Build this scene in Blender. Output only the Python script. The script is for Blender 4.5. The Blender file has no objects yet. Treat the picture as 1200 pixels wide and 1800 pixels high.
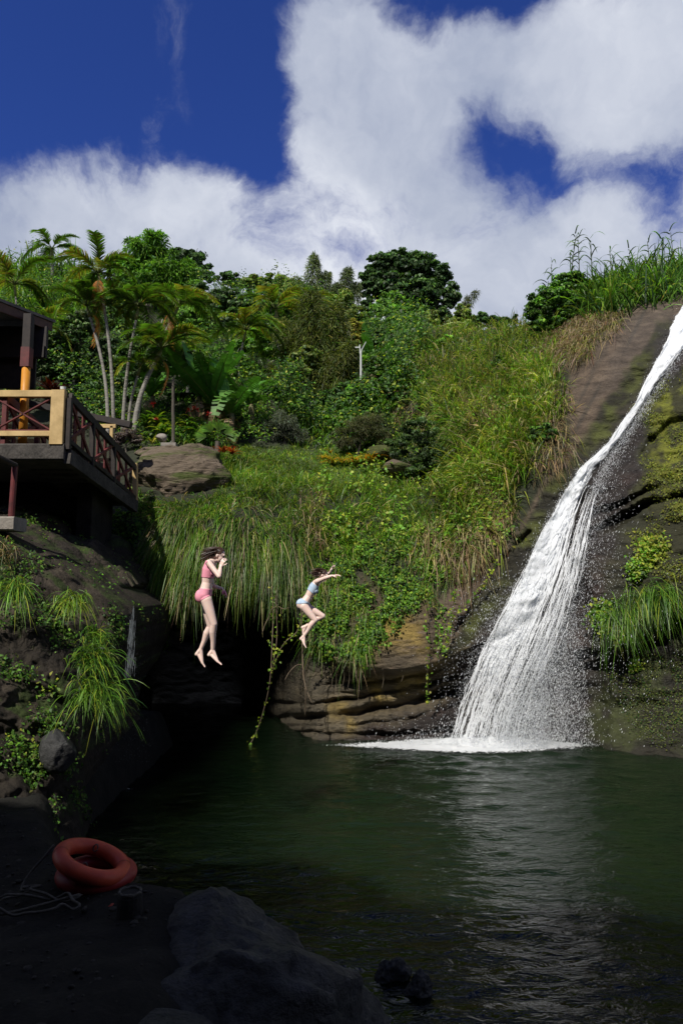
import bpy, bmesh, math, numpy as np, random
from mathutils import Vector, Matrix, Quaternion
rng = np.random.default_rng(11)
random.seed(5)
S = bpy.context.scene
COL = S.collection
R = math.radians

# ------------------------------------------------------------------ camera
CAMZ = 3.5
PITCH = R(6.18)
cam = bpy.data.objects.new('camera', bpy.data.cameras.new('camera'))
COL.objects.link(cam)
cam.location = (0, 0, CAMZ)
cam.rotation_euler = (R(90) + PITCH, 0, 0)
cam.data.sensor_fit = 'VERTICAL'; cam.data.sensor_height = 36; cam.data.lens = 24
cam.data.clip_end = 3000; cam.data.clip_start = 0.05
S.camera = cam
S.view_settings.view_transform = 'Standard'; S.view_settings.look = 'None'; S.view_settings.exposure = 0
CP, SP = math.cos(PITCH), math.sin(PITCH)

def W(px, py, d):
    """a point seen at photo coordinate (px, py) standing at world distance Y=d"""
    x = (np.asarray(px, float) - 600) / 1200; y = (900 - np.asarray(py, float)) / 1200
    dy = CP - y * SP; dz = SP + y * CP
    k = np.asarray(d, float) / dy
    x, dz, k = np.broadcast_arrays(x, dz, k)
    return np.stack([x * k, k * dy, CAMZ + dz * k], -1)
def WV(px, py, d): return Vector(W(px, py, d).tolist())

# ------------------------------------------------------------------ light
SUN = Vector((-0.30, -0.60, 0.74)).normalized()
el = math.asin(SUN.z); az = math.atan2(SUN.x, SUN.y)
sl = bpy.data.lights.new('sun', 'SUN'); sl.energy = 5.0; sl.angle = R(0.5); sl.color = (1, .95, .86)
so = bpy.data.objects.new('sun', sl); COL.objects.link(so)
so.rotation_euler = SUN.to_track_quat('Z', 'Y').to_euler(); so.location = (-20, -20, 40)

def N(nt, typ, **kw):
    n = nt.nodes.new(typ)
    for k, v in kw.items():
        if k == 'inp':
            for i, val in v.items(): n.inputs[i].default_value = val
        else: setattr(n, k, v)
    return n
def mth(nt, op, a, b=None, c=None, clamp=False):
    n = nt.nodes.new('ShaderNodeMath'); n.operation = op; n.use_clamp = clamp
    for i, v in enumerate((a, b, c)):
        if v is None: continue
        if isinstance(v, (int, float)): n.inputs[i].default_value = v
        else: nt.links.new(v, n.inputs[i])
    return n.outputs[0]
def mixc(nt, fac, a, b, blend='MIX'):
    n = nt.nodes.new('ShaderNodeMix'); n.data_type = 'RGBA'; n.blend_type = blend
    for i, v in ((0, fac), (6, a), (7, b)):
        if isinstance(v, (int, float)): n.inputs[i].default_value = v
        elif isinstance(v, tuple): n.inputs[i].default_value = (*v[:3], 1)
        else: nt.links.new(v, n.inputs[i])
    return n.outputs[2]
def ramp(nt, fac, stops):
    n = nt.nodes.new('ShaderNodeValToRGB'); nt.links.new(fac, n.inputs[0])
    e = n.color_ramp.elements
    while len(e) < len(stops): e.new(0.5)
    for i, (p, c) in enumerate(stops):
        e[i].position = p; e[i].color = (*c[:3], 1) if isinstance(c, tuple) else (c, c, c, 1)
    return n.outputs[0]

# ------------------------------------------------------------------ world: nishita sky with a cloud layer
wd = bpy.data.worlds.new('World'); S.world = wd; wd.use_nodes = True
nt = wd.node_tree; nt.nodes.clear(); L = nt.links.new
tc = N(nt, 'ShaderNodeTexCoord')
sky = N(nt, 'ShaderNodeTexSky'); sky.sky_type = 'NISHITA'; sky.sun_disc = False
sky.sun_elevation = el; sky.sun_rotation = az; sky.altitude = 500; sky.air_density = 1.0; sky.dust_density = .3; sky.ozone_density = 3.0
d = tc.outputs['Generated']
nz = N(nt, 'ShaderNodeTexNoise', inp={2: 3.2, 3: 7.0, 4: .58}); L(d, nz.inputs[0])
sub = N(nt, 'ShaderNodeVectorMath', operation='SUBTRACT'); L(nz.outputs['Color'], sub.inputs[0]); sub.inputs[1].default_value = (.5, .5, .5)
scl = N(nt, 'ShaderNodeVectorMath', operation='SCALE'); L(sub.outputs[0], scl.inputs[0]); scl.inputs['Scale'].default_value = 0.22
add = N(nt, 'ShaderNodeVectorMath', operation='ADD'); L(d, add.inputs[0]); L(scl.outputs[0], add.inputs[1])
def blobfield(blobs):
    acc = None
    for (px, py, r, w) in blobs:
        p = W(px, py, 1.0) - np.array([0, 0, CAMZ]); p /= np.linalg.norm(p)
        ds = N(nt, 'ShaderNodeVectorMath', operation='DISTANCE'); L(add.outputs[0], ds.inputs[0]); ds.inputs[1].default_value = tuple(p)
        v = mth(nt, 'MULTIPLY', ds.outputs['Value'], -1.0 / (r / 1200))
        v = mth(nt, 'ADD', v, 1.0)
        v = mth(nt, 'MAXIMUM', v, 0.0)
        v = mth(nt, 'MULTIPLY', v, w)
        acc = v if acc is None else mth(nt, 'ADD', acc, v)
    return acc
clouds = blobfield([(545, 165, 105, .9), (620, 90, 110, .9), (640, 200, 140, .9), (745, 190, 110, .6), (700, 300, 140, .9), (780, 110, 90, .5), (570, 320, 110, .7),
                    (850, 140, 100, .9), (930, 135, 100, 1.0), (1010, 130, 100, .9), (1080, 150, 120, .8), (1150, 60, 150, 1.0), (1195, 150, 110, .8), (1110, 190, 90, .5), (1020, 200, 70, .3),
                    (50, 330, 110, .7), (170, 350, 110, .7), (330, 350, 100, .7), (420, 340, 70, .4), (1000, 360, 120, .6), (1150, 350, 130, .5), (860, 390, 120, .5),
                    (330, 80, 90, .48), (130, 90, 80, .95), (210, 190, 80, .12), (90, 200, 60, .1),
                    (850, 10, 90, -.8), (900, 275, 80, -.5), (990, 280, 60, -.2), (1130, 275, 90, -.7), (480, 300, 60, -.6), (450, 40, 130, -.9), (400, 150, 120, -.6), (30, 60, 170, -.75), (120, 210, 120, -.35), (230, 120, 150, -.2), (-100, 120, 200, -.8), (790, 30, 60, -.3)])
sepd = N(nt, 'ShaderNodeSeparateXYZ'); L(add.outputs[0], sepd.inputs[0])
low = mth(nt, 'MULTIPLY', mth(nt, 'SUBTRACT', 0.545, sepd.outputs[2]), 7.0)
low = mth(nt, 'MINIMUM', mth(nt, 'MAXIMUM', low, 0.0), 1.2)
cov = mth(nt, 'ADD', clouds, low)
fine = N(nt, 'ShaderNodeTexNoise', inp={2: 6.5, 3: 10.0, 4: .63, 8: .35}); L(add.outputs[0], fine.inputs[0])
cov = mth(nt, 'ADD', cov, mth(nt, 'MULTIPLY', mth(nt, 'SUBTRACT', fine.outputs['Fac'], .5), 2.7))
dens = N(nt, 'ShaderNodeMapRange', interpolation_type='SMOOTHERSTEP', inp={1: -.15, 2: 1.15}); L(cov, dens.inputs[0])
shade = N(nt, 'ShaderNodeTexNoise', inp={2: 3.5, 3: 6.0, 4: .55}); L(add.outputs[0], shade.inputs[0])
sh = N(nt, 'ShaderNodeMapRange', inp={1: .35, 2: .68}); L(shade.outputs['Fac'], sh.inputs[0])
ccol = mixc(nt, sh.outputs[0], (3.9, 4.4, 5.7), (8.2, 8.5, 9.2))
# grey overhead, out of view, is added to take blue out of the ambient light
skyc = mixc(nt, 1.0, sky.outputs[0], (.27, .42, 1.0), 'MULTIPLY')
full = mixc(nt, dens.outputs[0], skyc, ccol)
hz = N(nt, 'ShaderNodeMapRange', interpolation_type='SMOOTHSTEP', inp={1: .74, 2: .86}); L(sepd.outputs[2], hz.inputs[0])
full = mixc(nt, hz.outputs[0], full, (1.5, 1.55, 1.7))      # unseen grey cap added overhead to neutralise the skylight
bg = N(nt, 'ShaderNodeBackground', inp={1: 0.10}); L(full, bg.inputs[0])
wo = N(nt, 'ShaderNodeOutputWorld'); L(bg.outputs[0], wo.inputs[0])

# ------------------------------------------------------------------ numpy helpers
def _h(ix, iy, iz):
    n = (ix * 374761393 + iy * 668265263 + iz * 2147483647 + 1013904223) & 0xffffffff
    n = ((n ^ (n >> 13)) * 1274126177) & 0xffffffff
    n = (n ^ (n >> 16)) & 0xffffffff
    return n / 4294967295.0
def vnoise(p):
    p = np.asarray(p, float); i = np.floor(p).astype(np.int64); f = p - i; f = f * f * (3 - 2 * f)
    out = 0
    for dx in (0, 1):
        for dy in (0, 1):
            for dz in (0, 1):
                w = (f[..., 0] if dx else 1 - f[..., 0]) * (f[..., 1] if dy else 1 - f[..., 1]) * (f[..., 2] if dz else 1 - f[..., 2])
                out = out + w * _h(i[..., 0] + dx, i[..., 1] + dy, i[..., 2] + dz)
    return out * 2 - 1
def fbm(p, o=4, g=.5):
    p = np.asarray(p, float); a = 1; s = 0; t = 0
    for k in range(o):
        s = s + a * vnoise(p * 2 ** k + 17.3 * k); t += a; a *= g
    return s / t
def sstep(a, b, x):
    t = np.clip((x - a) / (b - a), 0, 1); return t * t * (3 - 2 * t)
def segdist(px, py, pts):
    """distance to polyline, and arc fraction"""
    best = np.full(np.shape(px), 1e9); sgn = np.zeros(np.shape(px))
    for (x0, y0), (x1, y1) in zip(pts[:-1], pts[1:]):
        vx, vy = x1 - x0, y1 - y0; l2 = vx * vx + vy * vy + 1e-9
        t = np.clip(((px - x0) * vx + (py - y0) * vy) / l2, 0, 1)
        dx = px - (x0 + t * vx); dy = py - (y0 + t * vy); dd = np.hypot(dx, dy)
        m = dd < best; best = np.where(m, dd, best); sgn = np.where(m, np.sign(vx * dy - vy * dx), sgn)
    return best, sgn
def pmask(px, py, poly, soft=12, wob=0):
    px = np.asarray(px, float); py = np.asarray(py, float)
    if wob:
        q = np.stack([px / 40, py / 40, 0 * px + 3.3], -1)
        px = px + wob * fbm(q, 3); py = py + wob * fbm(q + 50, 3)
    ins = np.zeros(px.shape, bool); n = len(poly)
    for k in range(n):
        (x0, y0), (x1, y1) = poly[k], poly[(k + 1) % n]
        c = ((y0 > py) != (y1 > py)) & (px < (x1 - x0) * (py - y0) / (y1 - y0 + 1e-12) + x0)
        ins ^= c
    dd, _ = segdist(px, py, list(poly) + [poly[0]])
    return sstep(-soft, soft, np.where(ins, dd, -dd))
def tps(pts):
    pts = np.array(pts, float); P = pts[:, :2] / 300; v = np.log(pts[:, 2]); n = len(P)
    r = np.linalg.norm(P[:, None] - P[None], axis=-1); K = r ** 2 * np.log(r + 1e-9) + 0.002 * np.eye(n)
    A = np.zeros((n + 3, n + 3)); A[:n, :n] = K; A[:n, n] = 1; A[:n, n + 1:] = P; A[n, :n] = 1; A[n + 1:, :n] = P.T
    c = np.linalg.solve(A, np.r_[v, 0, 0, 0])
    def f(x, y):
        x = np.asarray(x, float) / 300; y = np.asarray(y, float) / 300; o = c[n] + c[n + 1] * x + c[n + 2] * y
        for k in range(n):
            r2 = (x - P[k, 0]) ** 2 + (y - P[k, 1]) ** 2
            o = o + c[k] * .5 * r2 * np.log(r2 + 1e-12)
        return np.exp(o)
    return f

def mk(name, V, F, mat=None, parent=None, col=None, smooth=False, label=None, cat=None, group=None, kind=None, loc=None):
    V = np.asarray(V, np.float64).reshape(-1, 3)
    if loc is not None: V = V - np.asarray(loc)
    me = bpy.data.meshes.new(name)
    if isinstance(F, np.ndarray):
        n, k = F.shape
        me.vertices.add(len(V)); me.vertices.foreach_set('co', V.astype(np.float32).ravel())
        me.loops.add(n * k); me.loops.foreach_set('vertex_index', F.astype(np.int32).ravel())
        me.polygons.add(n); me.polygons.foreach_set('loop_start', (np.arange(n) * k).astype(np.int32))
        me.polygons.foreach_set('loop_total', np.full(n, k, np.int32))
        me.update(calc_edges=True)
    else:
        me.from_pydata(V.tolist(), [], [list(f) for f in F]); me.update()
    if smooth: me.polygons.foreach_set('use_smooth', np.ones(len(me.polygons), bool))
    if col is not None:
        a = me.color_attributes.new('Col', 'FLOAT_COLOR', 'POINT')
        c = np.ones((len(V), 4), np.float32); c[:, :col.shape[1]] = col; a.data.foreach_set('color', c.ravel())
    o = bpy.data.objects.new(name, me); COL.objects.link(o)
    if mat: me.materials.append(mat)
    if parent is not None: o.parent = parent
    if loc is not None: o.location = tuple(loc)
    tag(o, label, cat, group, kind); return o
def tag(o, label=None, cat=None, group=None, kind=None):
    if label: o['label'] = label
    if cat: o['category'] = cat
    if group: o['group'] = group
    if kind: o['kind'] = kind
    return o
def thing(name, label, cat, loc=(0, 0, 0), rz=0, group=None):
    o = bpy.data.objects.new(name, None); COL.objects.link(o); o.location = tuple(loc); o.rotation_euler = (0, 0, rz)
    o.empty_display_size = .1
    return tag(o, label, cat, group)
def copy_tree(o, parent=None):
    c = o.copy(); COL.objects.link(c)
    if parent is not None: c.parent = parent
    for ch in list(o.children): copy_tree(ch, c)
    return c

# ------------------------------------------------------------------ materials
def newmat(name):
    m = bpy.data.materials.new(name); m.use_nodes = True; nt = m.node_tree; nt.nodes.clear()
    out = nt.nodes.new('ShaderNodeOutputMaterial'); return m, nt, out
def leafmat(name, trans=.3, rough=.55, gain=1.0, spec=.35):
    m, nt, out = newmat(name); L = nt.links.new
    a = N(nt, 'ShaderNodeAttribute', attribute_name='Col')
    g = N(nt, 'ShaderNodeNewGeometry')
    nz = N(nt, 'ShaderNodeTexNoise', inp={2: 1.3, 3: 3.0}); L(g.outputs['Position'], nz.inputs[0])
    v = mth(nt, 'MULTIPLY_ADD', nz.outputs['Fac'], 1.1 * gain, .45 * gain)
    hs = N(nt, 'ShaderNodeVectorMath', operation='SCALE'); L(a.outputs['Color'], hs.inputs[0]); L(v, hs.inputs['Scale'])
    b = N(nt, 'ShaderNodeBsdfPrincipled', inp={'Roughness': rough, 'Specular IOR Level': spec}); L(hs.outputs[0], b.inputs['Base Color'])
    t = N(nt, 'ShaderNodeBsdfTranslucent')
    br = mixc(nt, 1.0, hs.outputs[0], (1.5, 1.7, .7), 'MULTIPLY'); L(br, t.inputs[0])
    mx = N(nt, 'ShaderNodeMixShader', inp={0: trans}); L(b.outputs[0], mx.inputs[1]); L(t.outputs[0], mx.inputs[2]); L(mx.outputs[0], out.inputs[0])
    return m
LEAF = leafmat('leaf', .33, .55, 1.4); BLADE = leafmat('blade', .38, .45, 1.55, .45); DRY = leafmat('dry_blade', .2, .7, 1.0, .2); GLOSS = leafmat('gloss_leaf', .25, .5, 1.2, .3)
def rockmat(name, c1, c2, rough=.8, scale=2.0, bump=.5, attr=False, spec=.3, stretch=(1, 1, 1), c3=None):
    m, nt, out = newmat(name); L = nt.links.new
    g = N(nt, 'ShaderNodeTexCoord'); mp = N(nt, 'ShaderNodeMapping'); L(g.outputs['Object'], mp.inputs[0]); mp.inputs['Scale'].default_value = stretch
    n1 = N(nt, 'ShaderNodeTexNoise', inp={2: scale, 3: 8.0, 4: .65}); L(mp.outputs[0], n1.inputs[0])
    n2 = N(nt, 'ShaderNodeTexNoise', inp={2: scale * 9, 3: 6.0, 4: .7}); L(mp.outputs[0], n2.inputs[0])
    n3 = N(nt, 'ShaderNodeTexVoronoi', feature='DISTANCE_TO_EDGE', inp={2: scale * 1.7})
    wv = mixc(nt, .12, mp.outputs[0], n1.outputs['Color']); L(wv, n3.inputs[0])
    f = mth(nt, 'ADD', mth(nt, 'MULTIPLY', n1.outputs['Fac'], .6), mth(nt, 'MULTIPLY', n2.outputs['Fac'], .4))
    fr = N(nt, 'ShaderNodeMapRange', inp={1: .36, 2: .64}); L(f, fr.inputs[0])
    if attr:
        a = N(nt, 'ShaderNodeAttribute', attribute_name='Col')
        v = mth(nt, 'MULTIPLY_ADD', fr.outputs[0], 1.1, .45)
        sc = N(nt, 'ShaderNodeVectorMath', operation='SCALE'); L(a.outputs['Color'], sc.inputs[0]); L(v, sc.inputs['Scale']); c = sc.outputs[0]
    else:
        c = mixc(nt, fr.outputs[0], c1, c2)
        if c3: 
            n4 = N(nt, 'ShaderNodeTexNoise', inp={2: scale * .7, 3: 5.0, 4: .6}); L(mp.outputs[0], n4.inputs[0])
            q = N(nt, 'ShaderNodeMapRange', inp={1: .52, 2: .62}); L(n4.outputs['Fac'], q.inputs[0]); c = mixc(nt, q.outputs[0], c, c3)
    b = N(nt, 'ShaderNodeBsdfPrincipled', inp={'Specular IOR Level': spec}); L(c, b.inputs['Base Color'])
    if attr:
        aa = N(nt, 'ShaderNodeAttribute', attribute_name='Wet'); 
        L(mth(nt, 'MULTIPLY_ADD', aa.outputs['Fac'], -.5, rough), b.inputs['Roughness'])
    else: b.inputs['Roughness'].default_value = rough
    crk = mth(nt, 'MINIMUM', mth(nt, 'MULTIPLY', n3.outputs['Distance'], 6.0), 1.0)
    hgt = mth(nt, 'ADD', mth(nt, 'MULTIPLY', n1.outputs['Fac'], .7), mth(nt, 'ADD', mth(nt, 'MULTIPLY', n2.outputs['Fac'], .35), mth(nt, 'MULTIPLY', crk, .12)))
    bp = N(nt, 'ShaderNodeBump', inp={'Strength': bump, 'Distance': .25 / scale}); L(hgt, bp.inputs['Height']); L(bp.outputs[0], b.inputs['Normal'])
    L(b.outputs[0], out.inputs[0]); return m
def plain(name, c, rough=.6, metal=0, noise=.25, scale=6, c2=None, bump=.15, spec=.4):
    m, nt, out = newmat(name); L = nt.links.new
    g = N(nt, 'ShaderNodeTexCoord')
    n1 = N(nt, 'ShaderNodeTexNoise', inp={2: scale, 3: 6.0, 4: .65}); L(g.outputs['Object'], n1.inputs[0])
    fr = N(nt, 'ShaderNodeMapRange', inp={1: .35, 2: .65}); L(n1.outputs['Fac'], fr.inputs[0])
    dk = c2 or tuple(x * (1 - noise) for x in c)
    col = mixc(nt, fr.outputs[0], dk, c)
    b = N(nt, 'ShaderNodeBsdfPrincipled', inp={'Roughness': rough, 'Metallic': metal, 'Specular IOR Level': spec}); L(col, b.inputs['Base Color'])
    bp = N(nt, 'ShaderNodeBump', inp={'Strength': bump, 'Distance': .02}); L(n1.outputs['Fac'], bp.inputs['Height']); L(bp.outputs[0], b.inputs['Normal'])
    L(b.outputs[0], out.inputs[0]); return m

# ------------------------------------------------------------------ the hillside surface
HD = tps([(-300,460,50),(-300,700,28),(-300,900,20),(-300,1100,17.5),(-300,1340,16.5),(-600,900,20),
 (0,460,46),(0,600,31),(0,740,24.5),(0,900,17.5),(0,1100,17),(0,1340,16.8),
 (150,470,44),(150,600,31),(150,740,24),(150,900,17.8),(150,1100,17),(150,1340,16.8),
 (250,740,23),(250,790,20.5),(250,880,17.8),(250,1000,17),(320,780,21.5),(320,880,17.5),(320,950,16.6),(320,1050,16.9),(320,1330,17),
 (300,620,30),(300,500,42),(430,780,22.5),(430,860,18.3),(430,930,16.8),(430,1050,16.6),(430,1320,16.3),
 (450,600,32),(450,500,44),(450,700,26),(600,540,44),(600,700,28),(600,780,24),(600,820,22),(600,860,19.2),(600,950,17.2),(600,1080,16.1),(600,1180,15.8),(600,1330,15.6),
 (740,550,38),(740,640,27.5),(740,750,22.7),(740,850,19.6),(740,950,17.4),(740,1100,16),(740,1330,15.6),
 (850,580,29),(850,700,21.7),(850,850,18.4),(850,1000,16.7),(850,1150,15.8),(850,1330,15.5),
 (950,560,27),(950,700,20.2),(950,850,17.7),(950,1000,16.4),(950,1330,15.4),
 (1050,510,26),(1050,590,21),(1050,700,19),(1050,850,17.4),(1050,1000,16.2),(1050,1330,15.2),
 (1150,480,26),(1150,560,20.8),(1150,640,19),(1150,800,17),(1150,1000,15.6),(1150,1150,15),(1150,1335,14.7),
 (1250,460,27),(1250,540,21),(1250,640,17.6),(1250,800,16),(1250,1000,14.8),(1250,1340,14.3),
 (1500,430,28),(1500,600,17.5),(1500,900,14.2),(1500,1340,12.8),(1800,700,14),(1800,1340,10)])
TOPX = [-900,-300,0,100,200,400,600,740,830,900,960,1000,1060,1150,1300,1900]; TOPY = [450,460,476,478,492,520,556,572,582,575,560,548,512,490,462,430]
def topy(px): return np.interp(px, TOPX, TOPY)
FALL_L = [(1210,515),(1185,560),(1177,582),(1144,650),(1110,717),(1069,777),(1020,822),(989,867),(948,941),(916,1018),(874,1095),(843,1158),(818,1221),(800,1280),(790,1312)]
FALL_R = [(1290,540),(1250,580),(1205,622),(1160,676),(1128,722),(1082,796),(1066,830),(1050,870),(1036,930),(1020,1010),(1000,1080),(975,1147),(950,1200),(925,1260),(915,1312)]
LIP = [(240,1010),(290,1052),(360,1050),(430,1062),(500,1070),(545,1120),(590,1168),(650,1178),(705,1182),(760,1170),(810,1150),(870,1125),(900,1120)]
def lipy(px): return np.interp(px, [p[0] for p in LIP], [p[1] for p in LIP])
GROOVES = [ # polyline, half width px, depth m
 ([(470,1262),(560,1262),(640,1250),(700,1240),(770,1222),(830,1200),(890,1190)], 7, .5),
 ([(440,1235),(540,1238),(620,1228),(700,1212),(780,1196),(850,1172),(900,1160)], 4, .28),
 ([(560,1205),(640,1200),(700,1192),(760,1182)], 3, .14), ([(450,1274),(560,1276),(700,1268),(800,1245),(870,1215)], 3, .16), ([(560,1222),(640,1218),(720,1204),(800,1186)], 2.5, .10),
 ([(430,1285),(520,1288),(640,1290),(720,1292),(800,1285)], 5, .25),
 ([(1210,845),(1143,862),(1110,876),(1069,892),(1040,905)], 5, .7),
 ([(1210,866),(1144,884),(1110,900),(1067,922),(1030,945),(1010,950)], 7, .8),
 ([(1230,1070),(1165,1109),(1112,1133),(1075,1148),(1042,1156),(1020,1160)], 8, .7),
 ([(1230,735),(1180,742),(1150,770),(1130,800)], 7, .35),
 ([(1120,560),(1100,600),(1092,640)], 4, .15),
 ([(766,1060),(768,1120),(762,1170)], 4, .22),
 ([(930,935),(905,960),(885,985),(860,1020),(830,1070),(800,1110),(785,1130)], 4, .22),
]
SLAB = [(1135,532),(1215,520),(1200,560),(1160,567),(1125,620),(1100,655),(1080,690),(1060,727),(1010,792),(975,841),(935,900),(905,945),(880,985),(850,1030),(825,1075),(800,1110),(760,1165),(690,1180),(640,1176),(700,1110),(770,1050),(830,1020),(870,985),(900,940),(950,860),(990,789),(1003,740),(985,699),(1009,657),(1050,605),(1095,545)]
def hill_depth(px, py, detail=True):
    px = np.asarray(px, float); py = np.asarray(py, float)
    d = HD(px, py)
    base = d.copy()
    # under the lip: undercut rock with a cave at the left
    k = py - lipy(px)
    xr = sstep(930, 780, px) * sstep(150, 260, px)
    d = d + xr * sstep(-6, 10, k) * .75
    cave = sstep(560, 400, px) * sstep(180, 300, px)
    d = d + cave * sstep(-8, 40, k) * 4.0
    # strata tilt back to the pool: each lower bench comes forward
    d = d - (1 - cave) * xr * sstep(40, 120, k) * .35
    # right hand rock face hollow below its ledge
    ly = np.interp(px, [1020, 1042, 1112, 1165, 1230, 1400], [1160, 1156, 1133, 1109, 1070, 1000])
    d = d + sstep(990, 1060, px) * sstep(0, 14, py - ly) * .55 * sstep(1340, 1230, py)
    # hollow behind the falling water
    fm = pmask(px, py, [(800,1190),(900,1120),(1010,1010),(1060,1080),(1050,1330),(780,1330)], 30)
    d = d + fm * .5
    # channel of the falls
    dl, sg = segdist(px, py, [( (a[0]+b[0])/2, (a[1]+b[1])/2) for a, b in zip(FALL_L, FALL_R)][:10])
    d = d + .35 * np.exp(-(dl / 45) ** 2)
    hol = pmask(px, py, [(690,735),(770,725),(815,790),(800,860),(740,880),(690,850)], 25, 20)
    d = d + 1.3 * hol
    if detail:
        for pl, hw, dep in GROOVES:
            wb = 5 * fbm(np.stack([px / 30, py / 30, 0 * px], -1), 3)
            dd, sg = segdist(px, py + wb, pl)
            gm = (.7 + 1.1 * fbm(np.stack([px / 45, py / 45, 0 * px + 6], -1), 3)).clip(.1, 1.2)
            d = d + dep * gm * np.exp(-(dd / (hw * (1 + .5 * fbm(np.stack([px / 10, py / 10, 0 * px], -1), 3)))) ** 2)
        P = W(px, py, d)
        rock = 1.0
        n = fbm(P * np.array([.5, .5, 1.1]), 5, .55)
        n2 = 1 - np.abs(fbm(P * np.array([1.1, 1.1, 2.6]) + 9, 4))
        calm = np.clip(sstep(420, 520, px) * sstep(1030, 1090, py) * sstep(1000, 900, px) + pmask(px, py, SLAB, 20), 0, 1)
        d = d + (n * (.35 + .4 * sstep(560, 640, px) * sstep(960, 900, px) * sstep(1000, 900, py)) * np.clip(base / 17, 1, 3) + (n2 - .7) * -.22) * (1 - .62 * calm)
        lay = np.abs(((py + 10 * fbm(np.stack([px / 60, py / 60, 0 * px], -1), 3) + .12 * np.abs(px - 640) * (px > 640)) / 9.0) % 1 - .5)
        d = d + calm * (py > 1060) * .07 * sstep(.18, .0, lay) * (.4 + vnoise(np.stack([px / 50, py / 12, 0 * px], -1)))
    return d
xs = np.unique(np.concatenate([np.linspace(-900, -60, 50), np.arange(-60, 1262, 2.6), np.linspace(1262, 1900, 60)]))
vs = np.concatenate([np.linspace(0, 1, 330)])
PX, VV = np.meshgrid(xs, vs)
TY = topy(PX); PY = TY + (1345 - TY) * VV
DD = hill_depth(PX, PY)
HP = W(PX, PY, DD)
# distant skirt behind the crest
ext = []
top = HP[0]
for k, (dist, drop) in enumerate([(420, -60), (150, -12), (60, -2), (20, .6), (6, .5)]):
    e = top.copy(); e[:, 1] += dist; e[:, 0] *= 1 + dist / 60; e[:, 2] += drop; ext.append(e)
HPX = np.concatenate([np.array(ext), HP], 0)
nr, nc = HPX.shape[:2]
idx = np.arange(nr * nc).reshape(nr, nc)
F = np.stack([idx[:-1, :-1], idx[1:, :-1], idx[1:, 1:], idx[:-1, 1:]], -1).reshape(-1, 4)

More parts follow.
